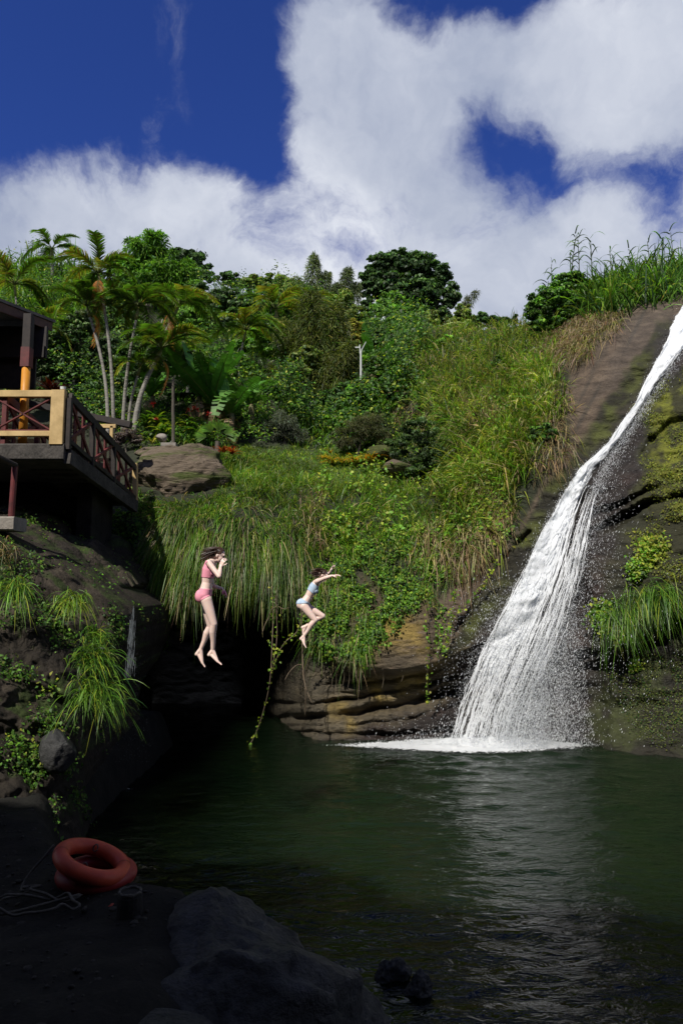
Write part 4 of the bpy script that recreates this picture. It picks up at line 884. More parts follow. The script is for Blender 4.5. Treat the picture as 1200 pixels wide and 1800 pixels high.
tree('vine_covered_tree', 'bushy vine covered tree at the left end of the tall cane', 'tree', (965, 600), [(945,545,26,26),(975,520,32,26),(1000,500,26,22),(960,570,30,18),(1005,540,26,24),(985,560,24,20),(1030,510,24,22)], 24, 15000, .19, [G_MID, G_DK, G_BR], P3, trunk=.12, mat=GLOSS)
tree('leafy_shrub', 'green shrub between the bamboo and the right slope grass', 'shrub', (680, 720), [(665,640,26,22),(690,670,34,24),(650,700,30,22),(700,710,26,20)], 26, 8000, .18, [G_BR, G_MID, G_OL], P3, trunk=.06)
tree('dark_shrub', 'dark vine tangle in the hollow of the right slope', 'shrub', (760, 880), [(735,760,34,26),(765,800,34,30),(730,830,30,26),(790,840,24,24),(700,790,26,22)], 20.8, 9000, .12, [[.02,.04,.012],[.03,.055,.016],[.05,.08,.02]], P3, trunk=.05)
tree('grey_shrub', 'blue grey feathery bush at the back of the lawn', 'shrub', (500, 790), [(500,745,26,20),(480,765,20,14),(520,765,18,14)], 23, 4500, .14, [[.07,.085,.06],[.10,.115,.08],[.05,.06,.04]], P3, .18, style='blade', trunk=.05)
tree('grey_shrub', 'olive grey fine leaved bush leaning over the lawn', 'shrub', (625, 805), [(625,760,32,20),(650,745,34,18),(605,775,20,14),(670,765,24,16)], 22.5, 6000, .13, [[.07,.075,.03],[.05,.06,.025],[.09,.09,.04]], P3, .18, style='blade', trunk=.05)
tree('leafy_shrub', 'small bright shrub beside the dark bamboo foot', 'shrub', (590, 780), [(590,740,16,16),(600,755,14,12)], 24, 1400, .16, [G_BR, G_YL, G_MID], P3, .8, trunk=.04)
tree('purple_shrub', 'greyish purple low bush at the foot of the palm trunks', 'shrub', (222, 790), [(222,768,20,14),(208,775,14,12),(240,775,12,10)], 20.3, 3200, .07, [[.07,.05,.045],[.10,.08,.075],[.04,.03,.03]], P3, trunk=.03)
tree('leafy_shrub', 'leafy shrub under the tall cane beside the cliff top', 'shrub', (1120, 540), [(1120,500,26,18),(1170,500,26,16),(1080,520,24,16)], 24.5, 4000, .17, [G_BR, G_MID, G_DK], P3, trunk=.05)
for i, (x, y, r, lb) in enumerate([(45, 690, 30, 'dark shrub behind the deck corner post'), (180, 715, 26, 'dark shrub left of the two long palm trunks'), (420, 650, 30, 'bright leafy shrub above the banana leaves'), (470, 690, 26, 'mid green shrub left of the bamboo foot'),
                          (880, 640, 20, 'little dark shrub half buried in the slope grass'), (955, 760, 24, 'dark shrub at the edge of the brown rock slab'), (250, 590, 34, 'shrub in the shade behind the middle palm heads'), (340, 640, 26, 'leafy shrub right of the leaning palm')]):
    p_, n_ = hillpt(np.array([float(x)]), np.array([float(y)])); dd = float(p_[0][1]) - .4
    tree('leafy_shrub', lb, 'shrub', (x, y + r * .7), [(x, y, r, r * .7), (x + r * .6, y + r * .2, r * .6, r * .5), (x - r * .6, y + r * .15, r * .6, r * .5)], dd, 2600, .17, [DKG[1], G_MID, DKG[2]] if i != 2 else [G_BR, G_MID, G_YL], P3, trunk=.04, mat=GLOSS)

for x, y, rx, ry, dd, n_, pal_, lb in [
    (600, 545, 34, 30, 38, 5000, OLG, 'olive leafy tree between the wispy bamboo and the big dark tree'), (665, 610, 34, 30, 33, 6000, DKG, 'dark tree filling the gap right of the yellowish tree'),
    (760, 635, 34, 26, 31, 5000, MDG, 'low leafy tree at the upper edge of the slope grass'), (585, 640, 36, 34, 29.5, 6000, DKG, 'dark tree standing left of the white pole'),
 (480, 640, 30, 26, 31, 4000, MDG, 'green leafy tree under the yellow palm'),
    (20, 620, 34, 40, 23, 5000, DKG, 'dark tree seen under the roof edge'), (200, 560, 40, 34, 33, 6000, DKG, 'dark tree behind the two long palm trunks'),
    (330, 560, 30, 26, 32, 4500, MDG, 'mid green tree right of the palm heads'), (520, 560, 34, 28, 36, 5000, MDG, 'mid green tree rising left behind the large bamboo'),
    (700, 665, 34, 28, 27.5, 5000, DKG, 'dark bush at the left border of the slope grass'), (640, 700, 32, 26, 26, 4500, MDG, 'leafy bush low beside the foot of the white pole'),
    (725, 700, 28, 26, 25, 4000, OLG, 'olive bush at the upper end of the dark hollow'), (600, 700, 30, 28, 26.5, 4500, DKG, 'dark leafy bush right of the large bamboo foot'),
    (440, 610, 36, 30, 30.5, 5000, MDG, 'leafy tree in front of the wide dense tree'), (540, 640, 30, 30, 26.8, 4500, OLG, 'olive bush in front of the large bamboo'),
    (780, 610, 26, 18, 29, 3000, MDG, 'small leafy bush on the brow of the slope grass'), (690, 540, 30, 22, 40, 4500, MDG, 'leafy crown just below the big dark tree')]:
    tree('hillside_tree', lb, 'tree', (x, y + ry * 1.2), [(x, y, rx, ry), (x + rx * .7, y + 8, rx * .6, ry * .7), (x - rx * .7, y + 6, rx * .6, ry * .7), (x, y - ry * .6, rx * .6, ry * .5)], dd, n_, .26, pal_, P3, trunk=.12)

# ------------------------------------------------------------------ palms
def frond_mesh(L_, n, lw, cols, arch, lf=.5, dead=0):
    """pinnate frond growing along +X, arching to -Z"""
    t = np.linspace(0, 1, 14); sx = L_ * t * (1 - .18 * t * t * arch); sz = L_ * (.55 * t - arch * t ** 2.1)
    pts = [(float(a), 0, float(b)) for a, b in zip(sx, sz)]
    tb = tube(pts, [.022 * (1 - .06 * k) for k in range(14)], 4)
    q = np.repeat(np.linspace(.16, 1, n), 2); sgn = np.tile([1., -1.], n); x = np.interp(q, t, sx); z = np.interp(q, t, sz)
    dx = np.interp(q, t, np.gradient(sx, t)); dz = np.interp(q, t, np.gradient(sz, t)); T = np.stack([dx, 0 * dx, dz], 1); T /= np.linalg.norm(T, axis=1, keepdims=True)
    D = T * .75 + np.stack([0 * q, sgn, 0 * q], 1) * .8 + np.array([0, 0, .30 - .5 * dead]) + rng.normal(size=(2 * n, 3)) * .07
    ln = lf * np.sin(np.pi * np.clip(.16 + .8 * (q - .1), 0, 1)) ** .6 * rng.uniform(.85, 1.1, 2 * n)
    C = pal(2 * n, cols, None, .15)
    V, F, Cc = blades(np.stack([x, 0 * x, z], 1), D, ln, lw, C, .35 + .6 * dead, 3, flat=np.tile([[0, 0, 1.]], (2 * n, 1)) + T * .2)
    tv = np.array(tb[0]); tf = np.array([f for f in tb[1] if len(f) == 4]); tc = np.tile([[.09, .11, .03]], (len(tv), 1))
    return cat3([(V, F, Cc), (tv, tf, tc)])
def fmesh(name, *a, **k):
    V, F, C = frond_mesh(*a, **k); o = mk(name, V, F, LEAF, col=C); me = o.data; bpy.data.objects.remove(o); return me
FR_G = [fmesh('frond', 1.95, 46, .05, [G_MID, G_BR, G_OL], a) for a in (.55, .8, 1.05)]
FR_Y = [fmesh('frond', 1.75, 42, .05, [G_YL, [.2, .15, .03], G_BR], a) for a in (.7, 1.0)]
FR_O = [fmesh('frond', 1.6, 28, .04, [[.45, .12, .02], [.35, .16, .03], [.3, .2, .05]], a, dead=.6) for a in (1.3,)]
SHAFT = plain('crownshaft', (.16, .15, .03), .45, c2=(.10, .12, .03))
def palm(name, label, foot, head, d, sc, nf, dead, seed, group=None, trunkr=.052, mats=None, cat='palm', up0=.72):
    r = random.Random(seed); b = WV(foot[0], foot[1], d); h = WV(head[0], head[1], d + r.uniform(-.3, .3)); root = thing(name, label, cat, b, group=group)
    pts = []; sag = Vector((0, 0, 0)); side = (1 if foot[0] < head[0] else -1)
    for i in range(11):
        t = i / 10; p = b.lerp(h, t) + Vector((-side * .22 * math.sin(math.pi * t) * abs(h.x - b.x), 0, 0)); pts.append(p)
    n = 30; fine = [pts[min(9, int(q * 10))].lerp(pts[min(9, int(q * 10)) + 1], q * 10 - min(9, int(q * 10))) for q in [k / n for k in range(n + 1)]]
    fine[0] = fine[0] - Vector((0, 0, .25))
    V, F = tube(fine, [trunkr * (1.15 - .4 * k / n) * (1 + .06 * (k % 2)) for k in range(n + 1)], 9); mk('trunk', V, F, PBARK, root, smooth=True, loc=np.array(b)).location = (0, 0, 0)
    top = fine[-1]; dirn = (fine[-1] - fine[-4]).normalized(); e = top + dirn * .5 * sc
    V, F = tube([top - dirn * .05, top + dirn * .12 * sc, top + dirn * .3 * sc, e], [trunkr * .9, trunkr * 1.15, trunkr * .9, trunkr * .4], 9); mk('crownshaft', V, F, SHAFT, root, smooth=True, loc=np.array(b)).location = (0, 0, 0)
    for k in range(nf + dead):
        o = bpy.data.objects.new('frond', (r.choice(FR_O) if k >= nf else r.choice(FR_G if r.random() < (.72 if mats is None else mats) else FR_Y))); COL.objects.link(o); o.parent = root
        a = k * 2.399 + r.uniform(-.3, .3); tilt = up0 * (1 - (k % nf) / nf) * 1.0 - .05 if k < nf else -.6
        o.location = (e - b) if k < nf else (top + dirn * .1 - b); o.rotation_euler = (r.uniform(-.2, .2), -tilt, a); s = sc * r.uniform(.85, 1.1) * (1 if k < nf else .8); o.scale = (s, s, s)
    return root
PG = 'slender garden palms beside the deck'
palm('slender_palm', 'tallest slender palm of the clump, its trunk second from the left', (200, 760), (177, 500), 20.8, .74, 15, 1, 1, PG)
palm('slender_palm', 'leftmost slender palm with the shorter trunk and orange dead frond', (190, 765), (158, 555), 20.6, .66, 13, 1, 2, PG)
palm('slender_palm', 'middle slender palm with dark upright heads above a straight trunk', (216, 755), (240, 560), 21, .76, 15, 0, 3, PG)
palm('slender_palm', 'short thin palm right of the straight middle trunk', (226, 752), (243, 658), 21.1, .5, 8, 0, 4, PG, .045)
palm('slender_palm', 'thick leaning palm with a wide drooping head on the right of the clump', (236, 755), (274, 635), 20.9, .88, 16, 1, 5, PG, .075)
palm('slender_palm', 'slender palm whose head stands highest right of the middle trunk', (240, 752), (306, 555), 22.5, .85, 15, 1, 6, PG, .05)
palm('yellow_palm', 'small yellowish palm on the slope left of the bamboo', (490, 620), (487, 565), 31, 1.15, 9, 0, 7, mats=.1, trunkr=.09)
palm('garden_palm', 'low palm growing in front of the dark tree behind the deck', (60, 640), (62, 600), 24, .9, 9, 0, 8, mats=.7)
tf = palm('tree_fern', 'tree fern with flat fronds standing out on the left skyline', (92, 540), (92, 452), 38, 1.0, 10, 0, 9, trunkr=.10, cat='tree fern', up0=.45, mats=1.0)
def fanpalm():
    b = WV(382, 790, 20.2); root = thing('fan_palm', 'low fan palm with pleated leaves beside the red bromeliads', 'fan palm', b)
    V, F = tube([b - Vector((0, 0, .3)), b + Vector((0, 0, .25))], [.09, .07], 8); mk('trunk', V, F, BARK, root, loc=np.array(b)).location = (0, 0, 0)
    for i in range(8):
        a = -1.3 + i * .37; D0 = Vector((math.sin(a) * .9, -.35 + .1 * (i % 2), math.cos(a) * .8 + .2)).normalized(); h = b + Vector((0, 0, .2)) + D0 * .38
        ang = np.linspace(-.95, .95, 24); sd = np.array(D0.cross(Vector((0, -1, .2))).normalized()); D = np.cos(ang)[:, None] * np.array(D0) + np.sin(ang)[:, None] * sd
        V, F, C = blades(np.tile(np.array(h), (24, 1)), D, .40 * (1 - .3 * np.abs(ang) / 1.3) * rng.uniform(.8, 1.1, 24), .04, pal(24, [G_BR, G_MID], None, .12), .2, 3, flat=np.tile(np.array([[0, -1., .3]]), (24, 1)))
        l = mk('leaf', V, F, LEAF, root, col=C, loc=np.array(b)); l.location = (0, 0, 0)
fanpalm()

# ------------------------------------------------------------------ banana plants
def banana_leaf(L_, w, arch, cols, torn=.5):
    n = 22; t = np.linspace(0, 1, n + 1); x = L_ * t * (1 - .25 * t * arch); z = L_ * (.9 * t - arch * t * t); V = []; F = []; C = []
    prof = np.sin(np.pi * np.clip(t * .92 + .05, 0, 1)) ** .55 * w / 2; c = np.array(cols)
    for i in range(n):
        for s in (1, -1):
            if rng.uniform() < torn * .12 and 2 < i: continue
            o = len(V); dr = .12 + .35 * rng.uniform() * torn; e0, e1 = prof[i], prof[i + 1] * (1 - .10 * torn * rng.uniform())
            V += [(x[i], 0, z[i]), (x[i + 1], 0, z[i + 1]), (x[i + 1] - .02, s * e1, z[i + 1] + .18 * e1 - dr * e1), (x[i], s * e0, z[i] + .18 * e0 - dr * e0)]
            F.append((o, o + 1, o + 2, o + 3)); k = c * (1 + .15 * rng.normal()); C += [k * 1.5, k * 1.5, k, k]
    V2, F2 = tube([(float(a), 0, float(b_) - .012) for a, b_ in zip(x, z)], [.028 * (1 - .04 * i) for i in range(n + 1)], 5); o = len(V)
    V += V2; F += [tuple(i + o for i in f) for f in F2 if len(f) == 4]; C += [[.12, .17, .04]] * len(V2)
    ob = mk('leaf', V, np.array(F), GLOSS, col=np.array(C)); me = ob.data; bpy.data.objects.remove(ob); return me
BL = [banana_leaf(2.0, .55, a, c, tn) for a, c, tn in ((.45, [.05, .14, .02], .3), (.8, [.07, .17, .025], .7), (1.15, [.06, .14, .025], .9), (.2, [.05, .14, .02], .2))]
BDEAD = [banana_leaf(1.5, .35, 2.2, [.22, .15, .09], 1.2)]
def banana(label, foot, d, h, sc, seed, nl=8, nd=5, angs=None, group='banana plants below the round trees'):
    r = random.Random(seed); b = WV(foot[0], foot[1], d); root = thing('banana_plant', label, 'banana plant', b, group=group)
    V, F = tube(wobble(b - Vector((0, 0, .2)), b + Vector((r.uniform(-.1, .1), 0, h)), 6, .03, seed), [.15, .14, .13, .12, .11, .10, .07], 10); mk('stem', V, F, plain('banana_stem', (.17, .13, .07), .7, c2=(.08, .10, .03), scale=8), root, smooth=True, loc=np.array(b)).location = (0, 0, 0)
    for k in range(nl + nd):
        dead = k >= nl; o = bpy.data.objects.new('dead_leaf' if dead else 'leaf', BDEAD[0] if dead else r.choice(BL)); COL.objects.link(o); o.parent = root
        a = (angs[k] if angs and k < len(angs) else k * 2.399 + r.uniform(-.4, .4)); o.location = (0, 0, h - (.25 if dead else 0)); o.rotation_euler = (r.uniform(-.3, .3), (-.75 * (1 - k / nl) + .12) if not dead else .5, a)
        s = sc * r.uniform(.8, 1.1); o.scale = (s, s, s)
    return root
banana('banana plant with a large upright leaf, left of the clump', (352, 760), 22.8, 1.25, 1.0, 21, 8)
banana('middle banana plant with hanging dead leaves', (372, 765), 22.6, 1.15, 1.0, 22, 8, 7)
banana('right banana plant with leaves spreading over the grass', (402, 775), 22.4, .95, .95, 23, 8, 6)
banana('small banana plant with one long pale leaf at the right edge', (440, 740), 23.5, .6, .85, 24, 6, 1)
banana('broad leaved yellow green plant behind the white pole', (655, 655), 27.0, .3, .75, 25, 10, 1, group=None)
banana('young banana plant half hidden between the palm trunks', (265, 735), 23.5, .8, .8, 26, 6, 2)

# ------------------------------------------------------------------ rosettes, flowers
def rosette(name, label, cat, c, d, L_, w, n, cols, upk=.8, dr=.5, mat=LEAF, group=None, flower=None, wd=None):
    b = WV(c[0], c[1], d); root = thing(name, label, cat, b, group=group); a = rng.uniform(0, 6.28, n)
    D = np.stack([np.cos(a), np.sin(a), upk * rng.uniform(.4, 1.6, n)], 1)
    V, F, C = blades(np.tile(np.array(b), (n, 1)) + rng.normal(size=(n, 3)) * w * .6, D, L_ * rng.uniform(.6, 1.2, n), w, pal(n, cols, None, .18), dr, 4, flat=np.tile([[0, 0, 1.]], (n, 1)))
    mk('leaves', V, F, mat, root, col=C, smooth=True, loc=np.array(b)).location = (0, 0, 0)
    if flower:
        for k in range(flower[1]):
            h = b + Vector((random.uniform(-.3, .3), random.uniform(-.3, .1), L_ * random.uniform(.5, .9))); f = 14
            q = rng.normal(size=(f, 3)) + np.array([0, 0, .8]); V, F, C = blades(np.tile(np.array(h), (f, 1)), q, .12, .04, pal(f, [flower[0]], None, .15), .1, 2)
            mk('flower', V, F, REDLEAF, root, col=C, loc=np.array(b)).location = (0, 0, 0)
    return root
RED = [.5, .02, .015]
for i, (x, y, d, lb) in enumerate([(255, 745, 21.2, 'bright green flowering plant just right of the palm feet'), (275, 742, 21.4, 'green leafed plant with a red flower left of the wooden post'), (285, 760, 20.9, 'low green flowering plant beside the wooden post'), (330, 745, 21.4, 'green plant with red flowers right of the wooden post'), (352, 760, 21, 'yellow green flowering plant below the banana stems'), (180, 750, 21.6, 'bright plant left of the palm feet'), (205, 735, 21.9, 'bright leafy plant behind the palm feet')]):
    rosette('flowering_plant', lb, 'flowering plant', (x, y), d, .75, .11, 26, [G_BR, G_YL, G_MID], 1.1, .6, flower=(RED, [0, 1, 1, 3, 1, 1, 0][i]) if i not in (0, 6) else None)
for i, (x, y, s, lb) in enumerate([(392, 793, .4, 'red bromeliad left of its neighbour on the terrace edge'), (408, 797, .4, 'red bromeliad right of its neighbour on the terrace edge'), (98, 686, .4, 'red leaved plant behind the cream corner post'), (86, 683, .35, 'dark red plant on the sloping stair wall')]):
    rosette('red_bromeliad', lb, 'bromeliad', (x, y), 19.9 if i < 2 else 15.5, s, .05, 34, [[.4, .04, .02], [.5, .12, .03], [.22, .03, .02]], .8, .3, REDLEAF)
for i, (x, y, lb) in enumerate([(585, 812, 'yellow leaved plant at the left end of the lawn row'), (603, 812, 'yellow leaved plant second in the lawn row'), (622, 812, 'largest yellow leaved plant in the middle of the lawn row'), (640, 810, 'yellow leaved plant near the right end of the lawn row'), (655, 806, 'yellow leaved plant at the right end of the lawn row'), (570, 806, 'small yellow leaved plant just outside the lawn row')]):
    rosette('yellow_plant', lb, 'garden plant', (x, y), float(hill_depth(np.array([float(x)]), np.array([float(y)]))[0]) - .3, .62 if i < 5 else .4, .05, 26, [[.45, .30, .02], [.35, .32, .04], [.5, .22, .02]], .8, .5)
rosette('variegated_plant', 'small yellow and green plant in front of the palm stones', 'garden plant', (268, 778), 20.4, .35, .05, 16, [G_YL, [.4, .35, .05]], 1.2, .4)
rosette('orange_plant', 'small orange flowered plant at the back of the lawn', 'garden plant', (580, 795), 22.3, .3, .04, 12, [[.5, .2, .02], G_YL], 1.2, .4)

# tall cane stalks on the crest
def cane_mesh():
    L_ = []; V, F = tube([(0, 0, 0), (.02, 0, .7), (.05, 0, 1.5), (.1, 0, 2.3)], [.02, .018, .014, .008], 5); tv = np.array(V); tfc = np.array([f for f in F if len(f) == 4])
    n = 15; z = np.linspace(.9, 2.35, n); a = np.arange(n) * 2.6 + rng.normal(size=n) * .3; P = np.stack([.02 + .04 * z * .5, 0 * z, z], 1); D = np.stack([np.cos(a), np.sin(a) * .5, .9 + 0 * z], 1)
    V2, F2, C2 = blades(P, D, rng.uniform(.5, .8, n), .05, pal(n, [G_MID, G_DK], None, .2), .75, 5)
    V, F, C = cat3([(V2, F2, C2), (tv, tfc, np.tile([[.05, .07, .02]], (len(tv), 1)))]); o = mk('cane_stalk', V, F, BLADE, col=C, smooth=True); me = o.data; bpy.data.objects.remove(o); return me
CM = [cane_mesh() for _ in range(3)]
for i, (x, ty, lb) in enumerate([(997, 405, 'tallest lone cane stalk at the left of the crest'), (1018, 402, 'cane stalk second from the left above the crest'), (1043, 410, 'third cane stalk from the left above the crest'), (968, 455, 'short lone cane stalk over the vine covered tree'), (958, 480, 'lowest cane stalk at the left edge of the cane'),
                                (1085, 420, 'cane stalk in the middle of the crest'), (1110, 425, 'cane stalk left of the right hand group'), (1145, 408, 'cane stalk near the right edge'), (1165, 410, 'cane stalk right of its neighbour near the picture edge'), (1190, 395, 'cane stalk at the far right edge'), (1008, 425, 'thin cane stalk between the two tallest')]):
    d = 24.5; top = WV(x, ty, d); o = bpy.data.objects.new('cane_stalk', CM[i % 3]); COL.objects.link(o); s = 1.15 + .1 * (i % 3); o.scale = (s, s, s); o.location = (top.x - .1, d, top.z - 2.55 * s); o.rotation_euler = (0, random.uniform(-.12, .12), random.uniform(0, 6.28)); tag(o, lb, 'cane', 'cane stalks standing above the crest')

# tussocks
def tussock(name, label, cpx, d, n, Lr, fan, cols, probs, spread=.12, dr=(.7, 1.3), wd=(.012, .022), up=.9, k=6, group=None, cat='grass tussock', dirn=(0, -.6, 0)):
    b = WV(cpx[0], cpx[1], d); P = np.array(b) + rng.normal(size=(n, 3)) * np.array([spread, spread * .6, spread * .7]); a = rng.uniform(-1, 1, n)
    D = np.stack([a * fan[1] + fan[0], 0 * a + dirn[1] + rng.normal(size=n) * .3, up + rng.normal(size=n) * .35], 1)
    V, F, C = blades(P, D, rng.uniform(*Lr, n), rng.uniform(*wd, n), pal(n, cols, probs), rng.uniform(*dr, n), k)
    return mk(name, V, F, BLADE, col=C, smooth=True, loc=np.array(b), label=label, cat=cat, group=group)
TG = 'grass tussocks on the left rock bank'; TC = [G_BR, G_MID, G_YL, G_DK]; TP = [.35, .35, .15, .15]
tussock('grass_tussock', 'long arching tussock, lowest of the big ones on the left bank', (165, 1225), 9.9, 300, (.45, .85), (.45, .8), TC, TP, .14, group=TG, dr=(.6, 1.1))
tussock('grass_tussock', 'wide arching tussock in the middle of the left bank edge', (160, 1165), 10.0, 260, (.4, .7), (.45, .7), TC, TP, .13, group=TG, dr=(.5, 1.0))
tussock('grass_tussock', 'upright tussock just under the trickling ledge', (165, 1125), 10.4, 150, (.3, .55), (.5, .7), TC, TP, .1, group=TG, dr=(.5, 1.0))
tussock('grass_tussock', 'drooping tussock below the rock ledge on the left bank', (128, 1060), 11.0, 190, (.35, .6), (.25, .9), [G_YL, G_BR, G_MID, G_OL], TP, .1, group=TG, dr=(.8, 1.4))
tussock('grass_tussock', 'tussock at the left picture edge beneath the deck', (25, 1040), 10.4, 180, (.35, .65), (.2, .9), TC, TP, .12, group=TG, dr=(.8, 1.4))
tussock('grass_tussock', 'dry looking tussock at the left edge above the ledge', (5, 975), 11.4, 160, (.3, .55), (.2, .9), [G_OL, BROWN, G_DK, STRAW], [.35, .2, .3, .15], .12, group=TG)
for i, (x, y, d, s, lb) in enumerate([(95, 1285, 9.4, .18, 'small fern like tuft on the lower left bank'), (60, 1330, 9.2, .2, 'small tuft beside the grey boulder'), (110, 1345, 9.3, .16, 'lowest small tuft on the left bank'), (30, 1190, 9.7, .18, 'small leafy tuft at the left picture edge'), (85, 1210, 9.8, .2, 'low leafy tuft in the middle of the left bank'), (30, 1310, 9.1, .2, 'tuft left of the grey boulder')]):
    x_, = (x,); dd = float(bank_depth(np.array([float(x)]), np.array([float(y)]))[0]) - .03; b = WV(x, y, dd); n = 60
    P = np.array(b) + rng.normal(size=(n, 3)) * s * .5; V, F, C = leaves(P, rng.normal(size=(n, 3)) * .6 + np.array([0, -1, .6]), rng.uniform(.03, .08, n), pal(n, [G_BR, G_YL, G_MID], None), .55)
    mk('leafy_tuft', V, F, LEAF, col=C, loc=np.array(b), label=lb, cat='small plant', group='small plants on the left rock bank')
RG = 'plants hanging on the right rock face'
x_ = [(1085, 1080, 'grass tussock hanging left of centre in the plant patch on the right rock'), (1125, 1050, 'widest grass tussock hanging on the right rock'), (1160, 1040, 'grass tussock at the right of the plant patch on the rock')]
for i, (x, y, lb) in enumerate(x_):
    p_, n_ = hillpt(np.array([float(x)]), np.array([float(y)])); tussock('grass_tussock', lb, (x, y), float(p_[0][1]) - .15, 260, (.4, .75), (0, .7), TC, TP, .2, (1.0, 1.6), group=RG, up=.3)
for i, (x, y, r, lb) in enumerate([(1068, 1085, 20, 'bright leafy clump at the left end of the plant patch on the right rock'), (1150, 975, 24, 'yellow green leafy clump above the hanging tussocks'), (1125, 1005, 16, 'small leafy clump between tussock and yellow green clump'), (1090, 1120, 10, 'tiny leafy clump at the foot of the plant patch'), (1115, 1165, 9, 'tiny leafy sprig below the dark ledge on the right rock')]):
    p_, n_ = hillpt(np.array([float(x)]), np.array([float(y)])); m = p_[0][1] / 1200; n = int(60 * r)
    P = p_[0] + n_[0] * .12 + rng.normal(size=(n, 3)) * np.array([r, r * .4, r]) * m * .55; V, F, C = leaves(P, rng.normal(size=(n, 3)) * .6 + np.array([-.1, -1, .8]), rng.uniform(.05, .11, n), pal(n, [G_BR, G_YL, G_MID], [.5, .3, .2]) if i != 1 else pal(n, [G_YL, [.2, .22, .03], G_BR], None), .7)
    mk('leafy_clump', V, F, LEAF, col=C, loc=p_[0], label=lb, cat='leafy plant', group=RG)

# hanging vines and roots
VINE = plain('vine_bark', (.20, .15, .10), .8, c2=(.10, .07, .045)); DV = plain('dark_vine', (.10, .08, .05), .8)
def vine(name, label, pts, d, r, lf, mat=VINE, group='vines and roots hanging from the cave brow', cat='vine'):
    P = [WV(x, y, d + .15 * math.sin(i * 1.7)) for i, (x, y) in enumerate(pts)]; Q = []
    for i in range(len(P) - 1):
        for k in range(5):
            t = k / 5; a, b, c, e = P[max(i - 1, 0)], P[i], P[i + 1], P[min(i + 2, len(P) - 1)]
            Q.append(.5 * ((2 * b) + (c - a) * t + (2 * a - 5 * b + 4 * c - e) * t * t + (3 * b - a - 3 * c + e) * t ** 3))
    Q.append(P[-1]); b = P[0]; root = thing(name, label, cat, b, group=group); V, F = tube(Q, [r * (1 - .5 * i / len(Q)) for i in range(len(Q))], 5); mk('stem', V, F, mat, root, smooth=True, loc=np.array(b)).location = (0, 0, 0)
    if lf:
        k = rng.integers(0, len(Q), lf); PP = np.array([list(Q[i]) for i in k]) + rng.normal(size=(lf, 3)) * .035; V, F, C = leaves(PP, rng.normal(size=(lf, 3)) + np.array([0, -1, .3]), rng.uniform(.04, .09, lf), pal(lf, [G_YL, G_BR], None), .75)
        mk('leaf', V, F, LEAF, root, col=C, loc=np.array(b)).location = (0, 0, 0)
vine('hanging_vine', 'longest leafy vine trailing down to the water from the brow', [(478,1030),(480,1080),(478,1140),(474,1200),(463,1250),(447,1295),(425,1328)], 15.6, .012, 70)
vine('hanging_vine', 'leafy vine beside the longest one, joining it lower down', [(484,1040),(487,1110),(483,1150),(476,1180)], 15.5, .010, 30)
vine('hanging_vine', 'leafy vine curving from the right swimmer down to the long vine', [(533,1075),(522,1110),(500,1130),(487,1155),(476,1190)], 15.4, .010, 60)
vine('hanging_root', 'pale bare root hanging straight below the right swimmer', [(529,1050),(531,1120),(533,1180),(537,1215),(536,1260)], 15.2, .014, 0)
vine('hanging_root', 'pale root with a curled end beside the straight one', [(531,1130),(532,1180),(538,1210),(548,1235),(556,1240)], 15.2, .010, 0)
vine('hanging_root', 'bare root branching out to the left of the straight one', [(530,1168),(520,1170),(508,1182),(501,1195)], 15.2, .010, 0)
vine('bare_branch', 'bare twig spreading left in the cave mouth', [(478,1070),(472,1085),(465,1100),(461,1112)], 15.5, .010, 0)
vine('bare_branch', 'bare twig spreading right in the cave mouth', [(478,1070),(488,1066),(498,1070),(508,1068)], 15.5, .009, 0)
for i, (x, y0, y1) in enumerate([(570,1172,1200),(582,1172,1215),(589,1172,1222),(603,1172,1205),(612,1172,1210),(625,1168,1190),(672,1175,1210),(706,1178,1198)]):
    vine('hanging_root', 'short thin root hanging from the brow right of the swimmers', [(x,y0),(x+2,(y0+y1)/2),(x-1,y1)], 15.05, .007, 0, DV, group='short roots hanging under the brow')
for i, (pts, lb) in enumerate([([(752,1040),(750,1080),(753,1130),(751,1180),(752,1235)], 'leafy vine hanging down the ochre rock'), ([(800,1040),(795,1070),(787,1110),(780,1150)], 'leafy vine on the grey rock beside the falls'), ([(870,990),(850,1030),(820,1060),(790,1095)], 'leafy vine along the upper edge of the grey rock')]):
    dd = min(float(hill_depth(np.array([float(a)]), np.array([float(b)]))[0]) for a, b in pts) - .12; vine('rock_vine', lb, pts, dd, .008, 90, DV, group=None)
for x, y, hx, hy, d_, sc_, lb in [(420, 660, 428, 600, 27.5, .9, 'garden palm rising between the banana plants and the dense tree'), (330, 690, 322, 640, 25, .75, 'small palm just right of the leaning palm'), (545, 610, 540, 560, 34, 1.0, 'palm head showing above the large bamboo on its left'), (30, 590, 28, 520, 30, 1.1, 'palm standing on the far left slope above the roof')]:
    palm('slope_palm', lb, (x, y), (hx, hy), d_, sc_, 12, 0, int(x), mats=.6)
vine('dead_branch', 'bare forked twig above the raised hands of the right swimmer', [(573,982),(583,990),(589,1000),(590,1015)], 15.4, .012, 0, cat='branch', group=None)

